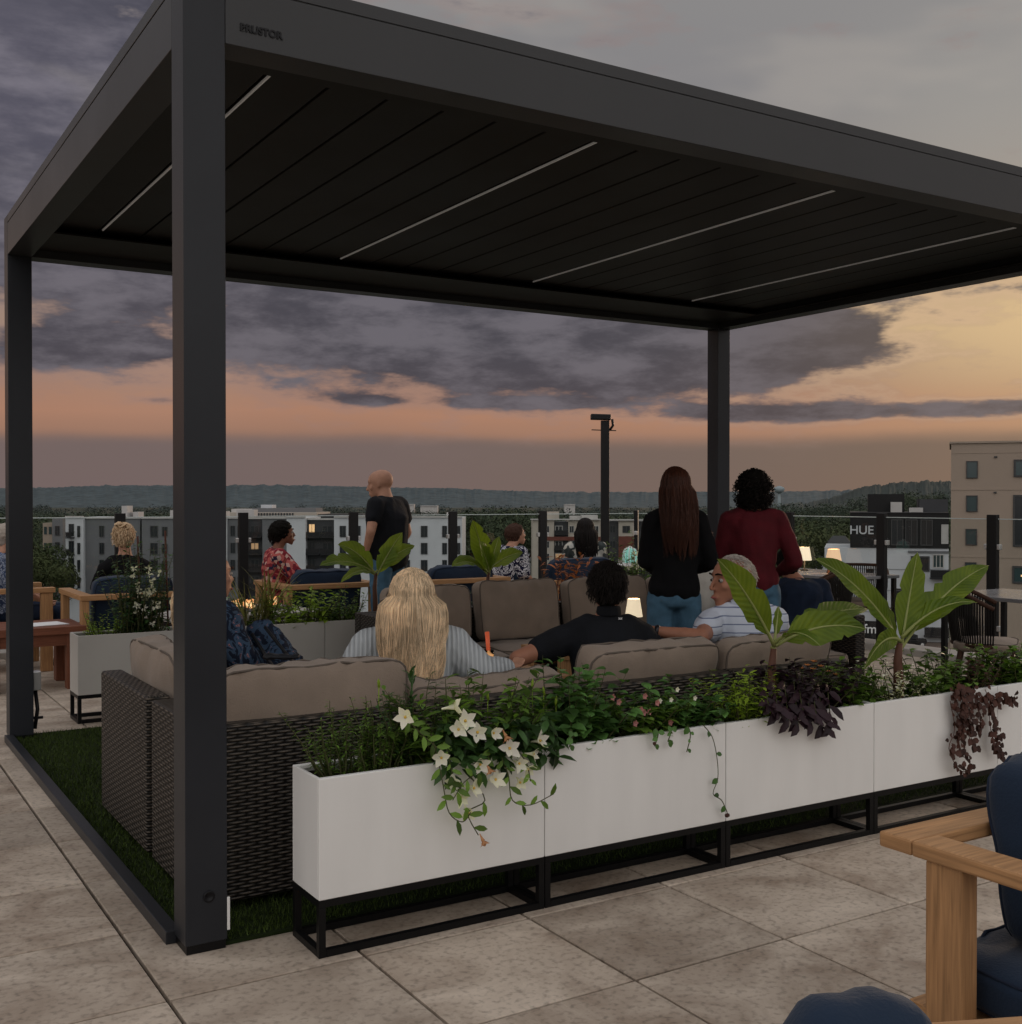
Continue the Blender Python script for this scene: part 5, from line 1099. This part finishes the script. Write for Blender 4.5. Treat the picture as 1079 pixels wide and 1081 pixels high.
# ------------------------------------------------------------------ city, trees, hills
mat('ground', (.045, .050, .036), .95, var=.4, vs=.02); mat('street', (.10, .075, .062), .9, var=.2, vs=.2); mat('asphalt', (.05, .05, .05), .9, var=.2, vs=.3)
mat('wall_white', (.52, .54, .57), .8, var=.07, vs=.25); mat('wall_grey', (.15, .155, .165), .8, var=.07, vs=.3); mat('wall_dark', (.055, .057, .062), .8, var=.08, vs=.3)
mat('wall_cream', (.42, .38, .33), .8, var=.07, vs=.3); mat('wall_tan', (.33, .265, .215), .8, var=.05, vs=.2); mat('wall_brick', (.14, .05, .038), .85, var=.15, vs=1)
mat('wall_black', (.014, .014, .015), .6); mat('roof_pale', (.45, .44, .43), .8, var=.1, vs=.4); mat('roof_dark', (.05, .05, .052), .8)
mat('pane_dark', (.02, .025, .03), .12, spec=.8); mat('pane_teal', (.03, .06, .065), .1, spec=.8); mat('pane_lit', (.9, .55, .25), .5, emit=.55, ecol=(1, .62, .32)); mat('window_trim', (.06, .06, .062), .6)
mat('pane_lit_dim', (.5, .3, .15), .5, emit=.22, ecol=(1, .62, .34)); mat('balcony', (.022, .022, .024), .6)
GZ = -20.0
g = G(); N_ = 60; S_ = 9000
def terr(x, y):
    return GZ
vs = [(-S_+2*S_*i/N_, -2500+(11500)*j/N_, GZ) for j in range(N_+1) for i in range(N_+1)]
g.add(vs, [[j*(N_+1)+i, j*(N_+1)+i+1, (j+1)*(N_+1)+i+1, (j+1)*(N_+1)+i] for j in range(N_) for i in range(N_)]); struct(g.build('ground', 'ground', uv=False))
# the hotel we stand on
g = G(); g.bx(DX0, DX1+.28, DY0, DY1+.15, GZ, -.352); o = g.build('hotel_block', 'wall_tan'); tag(o, 'tan building block under the terrace', 'building')
BTH, BPX = 0., 539.5
def bldg(name, label, D, cat='building', pxc=539.5):
    """facade square to the street seen under pxc; local x runs along the facade"""
    global BTH, BPX
    BPX = pxc; BTH = math.atan((pxc-539.5)/FPX); p = at(pxc, D)
    return thing(name, label, cat, p, -YAW-BTH)
def X_(px, D): return D/math.cos(BTH)*math.tan(math.atan((px-539.5)/FPX)-BTH)
def wallbox(r, D, px0, px1, ytop, depth, m, y0=0., zb=GZ, name='wall', proud=0):
    g = G(); g.bx(X_(px0, D), X_(px1, D), y0-proud, y0+depth, zb, zy(ytop, D)); return g.build(name, m, r)
def win(r, D, px0, px1, ya, yb, m='pane_dark', y=0., mull=1, sill=True, trim='window_trim'):
    if m == 'pane_dark' and px0 < 900 and random.random() < .03: m = 'pane_lit_dim'
    x0, x1, z0, z1 = X_(px0, D), X_(px1, D), zy(yb, D), zy(ya, D); t = (x1-x0)*.08
    g = G(); g.bx(x0, x0+t, y-.12, y+.02, z0, z1); g.bx(x1-t, x1, y-.12, y+.02, z0, z1); g.bx(x0+t, x1-t, y-.12, y+.02, z1-t, z1); g.bx(x0+t, x1-t, y-.14, y+.02, z0, z0+t)
    for k in range(mull): xm = x0+(x1-x0)*(k+1)/(mull+1); g.bx(xm-t*.4, xm+t*.4, y-.10, y+.02, z0+t, z1-t)
    w = g.build('window', trim, r, uv=False); g = G(); g.bx(x0+t, x1-t, y-.06, y-.03, z0+t, z1-t); g.build('pane', m, w, uv=False); return w
def balcony(r, D, px0, px1, yfl, h=.95, y=0., dp=1.4):
    x0, x1, z = X_(px0, D), X_(px1, D), zy(yfl, D); g = G(); g.bx(x0, x1, y-dp, y-.01, z-.18, z); g.bx(x0, x1, y-dp, y-dp+.05, z+h-.06, z+h); g.bx(x0, x0+.05, y-dp, y, z+h-.06, z+h); g.bx(x1-.05, x1, y-dp, y, z+h-.06, z+h)
    n = max(3, int((x1-x0)/.28))
    for k in range(n+1): xx = x0+(x1-x0-.04)*k/n; g.bx(xx, xx+.04, y-dp, y-dp+.04, z, z+h-.06)
    g.bx(x0+.05, x1-.05, y-dp+.06, y-dp+.08, z+.05, z+h-.1); g.build('balcony', 'balcony', r, uv=False)
# A: long white and grey apartment building
D = 200; r = bldg('apartment_building', 'long white and grey four storey apartment building behind the bald man', D)
secs = [(70, 89, 546.5, 'wall_white', 0), (89, 147, 547.5, 'wall_grey', .8), (147, 150, 548, 'wall_dark', 1.6), (150, 198, 547.5, 'wall_grey', .2), (198, 240, 548, 'wall_white', 0), (240, 259, 547.5, 'wall_grey', .6), (259, 277, 548, 'wall_dark', 1.5), (277, 303, 547.5, 'wall_grey', .3), (303, 323, 546.5, 'wall_white', 0), (323, 353, 549, 'wall_dark', 1.6), (353, 488, 546.5, 'wall_white', 0)]
for a, b, yt, m, y0 in secs: wallbox(r, D, a, b-.05, yt, 16-y0, m, y0)
g = G()
for a, b, yt, m, y0 in secs: g.bx(X_(a, D), X_(b-.05, D), y0-.25, y0+.3, zy(yt, D)+.002, zy(yt, D)+.30)
g.build('parapet', 'roof_pale', r, uv=False)
rows = [555, 573, 591, 609]
for i, y in enumerate(rows):
    for a, b in ((82.5, 85.5), (104, 109), (124, 129), (159, 167), (206, 213), (226, 233), (359, 365.5), (376, 381), (405, 412), (426, 433), (444.5, 451.5), (467, 472), (482, 486)):
        win(r, D, a, b, y, y+12, y=.0 if a in (82.5, 206, 226) or a > 350 else (.8 if a < 140 else .2))
    win(r, D, 243, 248, y, y+11, y=.6); win(r, D, 250.5, 256, y, y+11, y=.6); win(r, D, 171.5, 177, y+1, y+11, y=.2); win(r, D, 263, 272, y, y+12, y=1.5); win(r, D, 287, 296, y+1, y+10, y=.3)
    win(r, D, 73.5, 79, y-2, y+11, 'pane_dark', 0); balcony(r, D, 73, 79.5, y+12, y=0)
    win(r, D, 324.5, 331.5, y-2, y+11, 'pane_lit' if i == 0 else 'pane_dark', 1.6); win(r, D, 339, 350, y, y+11, 'pane_dark', 1.6)
    balcony(r, D, 323.3, 337, y+12, y=1.5); balcony(r, D, 338, 352.6, y+12, y=1.5); balcony(r, D, 260, 276, y+12, y=1.4)
g = G()
for a, b, h, dy in ((121, 127, 2.0, 4), (131, 137, .9, 5), (173, 184, 1.2, 4), (243, 262, 1.3, 5), (205, 230, 1.0, 6), (470, 480, .8, 5), (395, 402, 1.0, 6)): g.bx(X_(a, D), X_(b, D), dy, dy+3, zy(546, D), zy(546, D)+h)
g.build('rooftop_unit', 'roof_pale', r, uv=False)
# building behind it with long roofs
D = 270; r = bldg('apartment_building', 'paler building behind the white apartments with a low penthouse and rooftop sign frame', D)
wallbox(r, D, 237, 335, 541, 20, 'wall_cream'); wallbox(r, D, 262, 330, 536.5, 10, 'wall_grey', 5); wallbox(r, D, 270, 282, 533, 5, 'wall_white', 6); wallbox(r, D, 335, 383, 543, 20, 'roof_dark', 1); wallbox(r, D, 236, 262, 537.5, 8, 'roof_pale', 8)
g = G()
for k in range(14): g.bx(X_(270+3*k, D), X_(271.4+3*k, D), -.3, 0, zy(545, D), zy(541.5, D))
g.build('rooftop_rail', 'wall_dark', r, uv=False)
# narrow brick pair at the left
D = 235; r = bldg('apartment_building', 'narrow brown building left of the white apartments, at the left edge', D)
wallbox(r, D, 46, 58, 552, 14, 'wall_tan'); wallbox(r, D, 58, 69, 547, 14, 'wall_grey', -1)
for i in range(4): win(r, D, 47.5, 50.5, 556+17*i, 564+17*i, 'pane_teal'); win(r, D, 52.5, 55.5, 556+17*i, 564+17*i, 'pane_teal'); win(r, D, 61, 66, 555+17*i, 565+17*i, y=-1)
# B: cream and brick centre building
D = 255; r = bldg('apartment_building', 'cream and dark red apartment building seen between the two seated people at the rail', D)
for a, b, yt, m, y0 in ((562, 585, 549, 'wall_cream', 0), (585, 600, 551, 'wall_dark', .8), (600, 634, 549, 'wall_cream', .3), (634, 641, 552, 'wall_brick', .6), (641, 653, 550, 'wall_dark', .9), (653, 671, 549.5, 'wall_cream', .1), (671, 690, 550.5, 'wall_dark', .9), (690, 760, 549, 'wall_cream', .3)):
    wallbox(r, D, a, b-.05, yt, 14-y0, m, y0)
wallbox(r, D, 576, 634, 566.5, 1, 'wall_brick', -.25, zb=zy(570.5, D), name='brick_band'); wallbox(r, D, 653, 671, 566, 1, 'wall_brick', -.15, zb=zy(590, D), name='brick_band')
g = G(); g.bx(X_(560, D), X_(634, D), -.6, .4, zy(548.8, D), zy(547.6, D)); g.bx(X_(641, D), X_(690, D), -.6, .4, zy(549.4, D), zy(548.0, D)); g.build('cornice', 'roof_pale', r, uv=False)
wallbox(r, D, 575, 591, 540.5, 5, 'wall_cream', 4, zb=zy(549, D), name='stair_head'); wallbox(r, D, 603, 620, 545, 4, 'roof_pale', 5, zb=zy(550, D), name='rooftop_unit'); wallbox(r, D, 615, 632, 544, 4, 'roof_pale', 3, zb=zy(549, D), name='rooftop_unit')
for i, y in enumerate((555, 571, 584, 598)):
    for a, b, yy in ((575, 580, 0), (586, 594, .8), (601, 606, .3), (614, 619, .3), (626, 632, .3), (657, 665, .1), (644, 650, .9), (676, 684, .9), (568, 572, 0), (700, 706, .3), (716, 722, .3), (740, 746, .3)): win(r, D, a, b, y, y+7.5, y=yy, trim='window_trim' if a > 640 else 'roof_pale')
    if i < 3: balcony(r, D, 585.5, 599, y+9, y=.8, dp=1.2)
# low roofs and a small white house among the trees
D = 330; r = bldg('warehouse', 'low pale roofed building among the trees behind the second rear banana plant', D); wallbox(r, D, 508, 560, 574, 20, 'wall_white'); wallbox(r, D, 508, 560, 571, 22, 'roof_pale', -1, zb=zy(573.8, D), name='roof'); wallbox(r, D, 537, 549, 561, 8, 'roof_pale', 6, zb=zy(571, D), name='stair_head')
wallbox(r, D, 511, 557, 580, .5, 'pane_dark', -.3, zb=zy(584, D), name='window')
D = 1400
for i, (a, b, y) in enumerate(((444, 462, 534.5), (596, 607, 533), (430, 437, 533))):
    r = bldg('far_hall', ['far pale hall on the wooded plain right of the bald man', 'far white hall below the ridge left of the light mast', 'tiny far white building just right of the bald man'][i], D); wallbox(r, D, a, b, y, 20, 'roof_pale'); wallbox(r, D, a, b, y-.8, 22, 'roof_pale', -1, zb=zy(y-.02, D), name='roof')
# water tower
D = 1500; p = at(822, D); r = thing('water_tower', 'pale distant water tower on the horizon right of the curly haired woman', 'water tower', (p.x, p.y, 0)); k = D/FPX
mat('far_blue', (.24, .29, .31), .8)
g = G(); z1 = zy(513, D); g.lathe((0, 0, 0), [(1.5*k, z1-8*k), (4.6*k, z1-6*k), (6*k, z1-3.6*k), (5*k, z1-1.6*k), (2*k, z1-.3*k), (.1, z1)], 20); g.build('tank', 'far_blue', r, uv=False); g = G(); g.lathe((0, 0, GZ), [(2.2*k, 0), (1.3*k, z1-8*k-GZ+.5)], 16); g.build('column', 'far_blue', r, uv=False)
# C: black topped building with white letters
D = 175; r = bldg('office_building', 'building with black upper storey and white lettering above a white wall', D, pxc=897)
wallbox(r, D, 870, 1001, 578, 16, 'wall_white', .2); wallbox(r, D, 897, 1001, 541.5, 15, 'wall_black', 0, zb=zy(577.7, D), name='black_storey')
wallbox(r, D, 916, 955, 521.5, 6, 'wall_black', 3, zb=zy(541, D), name='penthouse'); wallbox(r, D, 940, 952, 530, 1.2, 'roof_pale', 1.5, zb=zy(541, D), name='rooftop_unit'); wallbox(r, D, 960, 975, 536, 3, 'roof_pale', 3, zb=zy(541, D), name='rooftop_unit')
wallbox(r, D, 972, 1003, 527, 8, 'wall_dark', 5, zb=zy(541, D), name='penthouse'); wallbox(r, D, 896.4, 1001, 540.6, 14, 'roof_dark', -.15, zb=zy(541.4, D), name='coping')
for a, b, ya, yb in ((940, 953, 548, 575), (955, 968, 548, 575), (971, 984, 548, 575)): win(r, D, a, b, ya, yb, 'pane_dark', 0, 1)
win(r, D, 993, 1000.5, 553, 573, 'roof_pale', 0, 0, trim='roof_pale'); win(r, D, 961, 981, 586, 602, 'pane_dark', .2, 1); win(r, D, 984, 996, 584, 598, 'pane_teal', .2, 2, trim='roof_pale')
balcony(r, D, 981, 1001, 608, y=.2, h=1.3); balcony(r, D, 925, 945, 648, y=.2, h=1.3); balcony(r, D, 975, 1001, 668, y=.2, h=1.4)
g = G(); g.bx(X_(958, D), X_(1001, D), -.05, .25, zy(582.5, D), zy(580.5, D))
for yy in (600, 622, 645): g.bx(X_(870, D), X_(957, D), .12, .22, zy(yy, D)-.05, zy(yy, D))
g.build('wall_trim', 'wall_grey', r, uv=False)
win(r, D, 914, 922, 600, 612, 'pane_dark', .2, 1); win(r, D, 944, 957, 620, 640, 'pane_dark', .2, 1)
t_ = textmesh('HUE', 1.85, 'lettering', 'wall_white', r, .04, .02); t_.rotation_euler = (math.pi/2, 0, 0); t_.location = (X_(909, D), -.08, zy(563.5, D))
# street sign board with white script letters
D = 168; r = bldg('shop_sign', 'dark sign board with white letters low behind the second banana plant', D, 'sign', 897)
g = G(); g.bx(X_(897, D), X_(928, D), 0, .4, zy(676, D), zy(655, D)); g.build('board', 'wall_black', r, uv=False); t_ = textmesh('Tfm', 1.9, 'lettering', 'paper', r, .04, .02); t_.rotation_euler = (math.pi/2, 0, 0); t_.location = (X_(914, D), -.06, zy(667.5, D))
# street, kerb line, parked vehicle
def quad_px(name, pts, z, m):
    g = G(); g.add([at(px, D_, z) for px, D_ in pts], [[0, 1, 2, 3]]); return struct(g.build(name, m, uv=False))
quad_px('street', [(860, 128), (1120, 128), (1120, 174), (860, 174)], GZ+.02, 'street')
p = at(962, 166); r = thing('parked_car', 'dark open backed off road car parked in the street behind the banana plant', 'car', (p.x, p.y, GZ+.02), -YAW)
g = G(); g.bx(-2.0, 2.0, -.85, .85, .55, 1.15, .12); g.bx(-1.4, .7, -.80, .80, 1.15, 1.85, .12); g.bx(.7, 1.95, -.75, .75, 1.15, 1.25, .05); g.build('body', 'wall_black', r)
g = G(); g.bx(-1.2, .5, -.83, -.805, 1.25, 1.7); g.bx(-.3, -.2, -.84, -.80, 1.2, 1.75); g.build('window', 'pane_dark', r)
for sx in (-1.2, 1.25):
    for sy in (-.87, .87):
        w_ = G().lathe((sx, sy-.13*(1 if sy > 0 else -1)*0, .42), [(.42, -.13), (.42, .13)], 20, axis=Vector((0, 1, 0))).build('wheel', 'letters', r, uv=False); G().lathe((sx, sy-.14 if sy < 0 else sy+.14, .42), [(.25, -.01), (.25, .01)], 16, axis=Vector((0, 1, 0))).build('rim', 'roof_pale', w_, uv=False)
# D: tan hotel at the right
D = 109; r = bldg('hotel_building', 'tan multi storey building with recessed windows at the right edge', D, pxc=1003)
x0, x1 = X_(1003, D), X_(1200, D); zt = zy(468.5, D)
g = G(); g.bx(x0, x1, 0, 14, GZ, zt); g.build('wall', 'wall_tan', r); g = G(); g.bx(x0-.15, x1, -.15, 14.1, zt+.002, zt+.18); g.bx(x0-.003, x1, -.04, .0, zy(517.5, D), zy(515.5, D)); g.bx(x0-.003, x1, -.04, .0, zy(588, D), zy(586, D)); g.bx(x0-.003, x1, -.03, 0, zy(479, D), zy(478.2, D)); g.build('cornice_band', 'wall_tan', r)
for a, ya, yb in ((1019, 487, 505), (1019, 523, 540), (1018.5, 558, 575), (1018, 593, 600), (1018, 677, 681), (1120, 487, 505), (1120, 523, 540)): win(r, D, a, a+12.2, ya, yb, 'pane_teal', 0, 0)
win(r, D, 1069, 1094, 486, 504, 'pane_teal', 0, 1); win(r, D, 1068.5, 1094, 522.5, 576, 'pane_dark', 0, 1); win(r, D, 1068, 1094, 596, 614, 'pane_teal', 0, 1); G().bx(X_(1077, D), X_(1079, D), -.15, -.1, zy(607, D), zy(605, D)).build('lit_lamp', 'pane_lit', r, uv=False)
for a, b in ((1050, 483), (1049.5, 520)): G().bx(X_(a-1.6, D), X_(a+1.6, D), -.12, 0, zy(b+.8, D), zy(b-.8, D)).build('vent', 'window_trim', r, uv=False)
# small houses left of the black building
D = 215
for i, (a, b, y) in enumerate(((874, 897, 568), (858, 873, 590))):
    r = bldg('house', ['small dark roofed house left of the black topped building', 'low house below the trees behind the table lamps'][i], D, pxc=a); wallbox(r, D, a, b, y+5, 8, 'wall_white')
    x0, x1, z0, z1 = X_(a-1, D), X_(b+1, D), zy(y+5, D), zy(y-2, D); g = G(); g.add([(x0, -.5, z0), (x1, -.5, z0), (x1, 8.5, z0), (x0, 8.5, z0), (x0+1, 4, z1), (x1-1, 4, z1)], [[0, 1, 5, 4], [2, 3, 4, 5], [0, 4, 3], [1, 2, 5]]); rf = g.build('roof', 'roof_dark', r, uv=False)

# ---- hills
mat('hill_far', (.060, .079, .086), .95, var=.35, vs=.03); mat('hill_near', (.040, .050, .046), .95, var=.2, vs=.01, bump=0)  # far hills: bluish distance haze put into the base colour
RW = [(-.22, 0), (-.19, .12), (-.165, .24), (-.14, .36), (-.115, .48), (-.09, .60), (-.065, .72), (-.045, .82), (-.03, .89), (-.015, .95), (0, 1), (.08, .8), (.25, .5)]
def ridge(name, D, pts, m, amp, step=1.2, depth=900, zb=GZ):
    g = G(); px = pts[0][0]; vs = []; n = 0; K_ = len(RW)
    while px <= pts[-1][0]:
        for (a, ya), (b, yb) in zip(pts[:-1], pts[1:]):
            if a <= px <= b: y = ya+(yb-ya)*(px-a)/(b-a); break
        nz = noise.noise(Vector((px*.11, D*.01, 0)))*amp+noise.noise(Vector((px*.45, D*.01, 3)))*amp*.6+abs(noise.noise(Vector((px*.9, 7, 3))))*amp*.6
        h = zy(y-nz, D)
        for dd, hh in RW:
            p = at(px, D*(1+dd), 0); wob = 1+.10*noise.noise(Vector((px*.03, dd*20, 1)))+.07*noise.noise(Vector((px*.3, dd*90, 5))) if 0 < hh < 1 else 1; p.z = zb+(h-zb)*hh*wob; vs.append(p)
        n += 1; px += step
    g.add(vs, [[i*K_+j, (i+1)*K_+j, (i+1)*K_+j+1, i*K_+j+1] for i in range(n-1) for j in range(K_-1)], True); return struct(g.build(name, m, uv=False))
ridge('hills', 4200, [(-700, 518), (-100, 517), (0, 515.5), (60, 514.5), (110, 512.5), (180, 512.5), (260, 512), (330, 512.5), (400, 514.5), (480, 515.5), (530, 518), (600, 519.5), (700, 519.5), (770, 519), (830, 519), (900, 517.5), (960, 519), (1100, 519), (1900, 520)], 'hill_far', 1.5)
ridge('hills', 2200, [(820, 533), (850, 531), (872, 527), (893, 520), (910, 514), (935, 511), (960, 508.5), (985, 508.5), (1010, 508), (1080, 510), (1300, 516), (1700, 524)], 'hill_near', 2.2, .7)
# ---- woods. far canopy = one uncountable mass; near trees are things
def treemat(name, sc_):
    m = bpy.data.materials.new(name); m.use_nodes = True; N = m.node_tree.nodes; L = m.node_tree.links; b = N['Principled BSDF']; b.inputs['Roughness'].default_value = .8; b.inputs['Specular IOR Level'].default_value = .1
    a = N.new('ShaderNodeAttribute'); a.attribute_name = 'tint'; L.new(a.outputs['Color'], b.inputs['Base Color']); MATS[name] = m
treemat('canopy', 1)
rng = np.random.default_rng(4)
def canopy(name, trees, m='canopy', parent=None, ntri=150, kind=True, origin=(0, 0, 0)):
    """trees: (x, y, z0, r, h, color). Leaf tufts over lumpy crowns, built in one array"""
    V, C = [], []
    for (x, y, z0, r, h, col, tl) in trees:
        k = ntri; u = rng.normal(size=(k, 3)); u /= np.linalg.norm(u, axis=1)[:, None]
        lob = rng.normal(size=(7, 3)); lob /= np.linalg.norm(lob, axis=1)[:, None]
        bulge = .72+.34*np.clip((u@lob.T).max(1), 0, 1)**4+rng.uniform(-.09, .07, k)
        P_ = u*bulge[:, None]*np.array([r, r, h*.5])+np.array([x, y, z0+h*.5])
        a = rng.normal(size=(k, 3)); a -= (a*u).sum(1)[:, None]*u*.6; a /= np.linalg.norm(a, axis=1)[:, None]; b = np.cross(u, a)+rng.normal(size=(k, 3))*.35
        s = tl*rng.uniform(.6, 1.3, k)[:, None]; V.append(np.stack([P_-a*s, P_+a*s*.7+b*s*.5, P_+b*s*1.2], 1).reshape(-1, 3))
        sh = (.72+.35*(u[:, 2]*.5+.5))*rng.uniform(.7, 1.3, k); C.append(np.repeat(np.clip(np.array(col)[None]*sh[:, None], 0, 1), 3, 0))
    V = np.concatenate(V)-np.array(origin); C = np.concatenate(C); n = len(V)//3
    me = bpy.data.meshes.new(name); me.vertices.add(len(V)); me.vertices.foreach_set('co', V.astype(np.float32).ravel()); me.loops.add(len(V)); me.loops.foreach_set('vertex_index', np.arange(len(V), dtype=np.int32))
    me.polygons.add(n); me.polygons.foreach_set('loop_start', np.arange(0, n*3, 3, dtype=np.int32)); me.update(calc_edges=True)
    ca = me.color_attributes.new('tint', 'FLOAT_COLOR', 'POINT'); ca.data.foreach_set('color', np.concatenate([C, np.ones((len(C), 1))], 1).astype(np.float32).ravel()); me.materials.append(MATS[m])
    return link(name, me, parent)
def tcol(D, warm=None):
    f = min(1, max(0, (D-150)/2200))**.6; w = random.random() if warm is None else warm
    near = Vector((.030, .048, .022)).lerp(Vector((.062, .072, .026)), w); return tuple(near.lerp(Vector((.052, .066, .066)), f))  # greyer with distance: haze mixed into the leaf colour
T_ = []
blk = [(50, 500, 190, 240), (560, 760, 240, 300), (868, 1003, 160, 215)]
for D0, D1, n, r0, r1 in ((300, 480, 260, 5, 9), (480, 800, 420, 6, 10), (800, 1300, 560, 8, 14), (1300, 2300, 620, 12, 24)):
    for i in range(n):
        D = random.uniform(D0, D1); px = random.uniform(-120, 1200)
        if D < 420 and (495 < px < 575): continue
        p = at(px, D); r = random.uniform(r0, r1); h = r*random.uniform(1.4, 2.1)
        topz = zy(544-(D-300)/2000*11+random.uniform(-2.5, 5), D)
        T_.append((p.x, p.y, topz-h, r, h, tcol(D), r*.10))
for i in range(120):     # dark trees right of the white building
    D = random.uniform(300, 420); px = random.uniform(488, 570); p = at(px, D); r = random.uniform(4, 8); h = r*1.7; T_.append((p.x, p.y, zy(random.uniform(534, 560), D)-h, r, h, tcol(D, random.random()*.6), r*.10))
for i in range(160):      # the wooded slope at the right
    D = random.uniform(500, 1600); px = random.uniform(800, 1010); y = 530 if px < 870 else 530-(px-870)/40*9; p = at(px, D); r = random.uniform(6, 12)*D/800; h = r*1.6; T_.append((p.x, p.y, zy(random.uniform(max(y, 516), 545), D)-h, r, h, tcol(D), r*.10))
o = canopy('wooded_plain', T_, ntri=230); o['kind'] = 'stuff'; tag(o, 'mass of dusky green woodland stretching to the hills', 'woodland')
def tree(label, px, D, ytop, r, h, warm, name='tree', group=None):
    p = at(px, D); zt_ = zy(ytop, D); R_ = thing(name, label, 'tree', (p.x, p.y, GZ), 0, group); z0 = zt_-h
    g = G(); g.tube([(0, 0, 0), (.1, 0, (z0-GZ)*.6), (0, .1, z0-GZ+h*.5)], [r*.07, r*.05, r*.02], 8)
    for k in range(6):
        a = k*1.05; b = z0-GZ+h*random.uniform(.05, .3); g.tube([(0, 0, b-h*.1), (math.cos(a)*r*.4, math.sin(a)*r*.4, b+h*.15), (math.cos(a)*r*.75, math.sin(a)*r*.75, b+h*.25)], [r*.03, r*.02, r*.008], 5)
    g.build('trunk', 'stem_brown', R_, uv=False)
    sub = []
    for k in range(9):
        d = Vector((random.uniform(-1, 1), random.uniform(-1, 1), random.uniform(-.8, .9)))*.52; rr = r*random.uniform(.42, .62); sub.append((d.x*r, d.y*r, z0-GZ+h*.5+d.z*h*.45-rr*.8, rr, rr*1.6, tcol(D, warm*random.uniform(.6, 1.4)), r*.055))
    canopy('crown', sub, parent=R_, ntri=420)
near = [(52, 170, 566, 5.0, 13, .7), (40, 180, 556, 6, 14, .5), (20, 190, 560, 6, 14, .5), (2, 185, 552, 7, 14, .6), (842, 250, 546, 8, 14, .8), (862, 230, 549, 8, 14, .9), (880, 245, 545, 8, 14, .7), (850, 190, 562, 6, 13, 1.), (872, 270, 541, 9, 15, .6), (895, 280, 540, 8, 15, .6), (828, 240, 548, 8, 14, .7), (770, 260, 546, 8, 14, .6), (520, 300, 545, 8, 14, .4), (505, 290, 551, 7, 13, .4), (553, 310, 541, 7, 14, .4), (537, 315, 546, 8, 13, .5)]
tl = ['tree low at the left edge just left of the narrow brown building', 'tree seen behind the left pergola post', 'tree left of the left pergola post', 'tree at the far left edge of the photo', 'round tree right of the curly haired woman', 'yellowish green tree behind the cream lampshade', 'tree above the tan lampshade', 'bushy light tree low behind the cream lampshade', 'taller tree behind the yellowish green one, right of the curly haired woman', 'tree just left of the black topped building', 'tree close beside the curly haired woman on her right', 'tree between the two standing women', 'tree above the leaves of the second rear banana plant', 'tree right beside the end of the white apartments', 'dark tree left of the cream and brick building', 'tree behind the pale roofed low building']
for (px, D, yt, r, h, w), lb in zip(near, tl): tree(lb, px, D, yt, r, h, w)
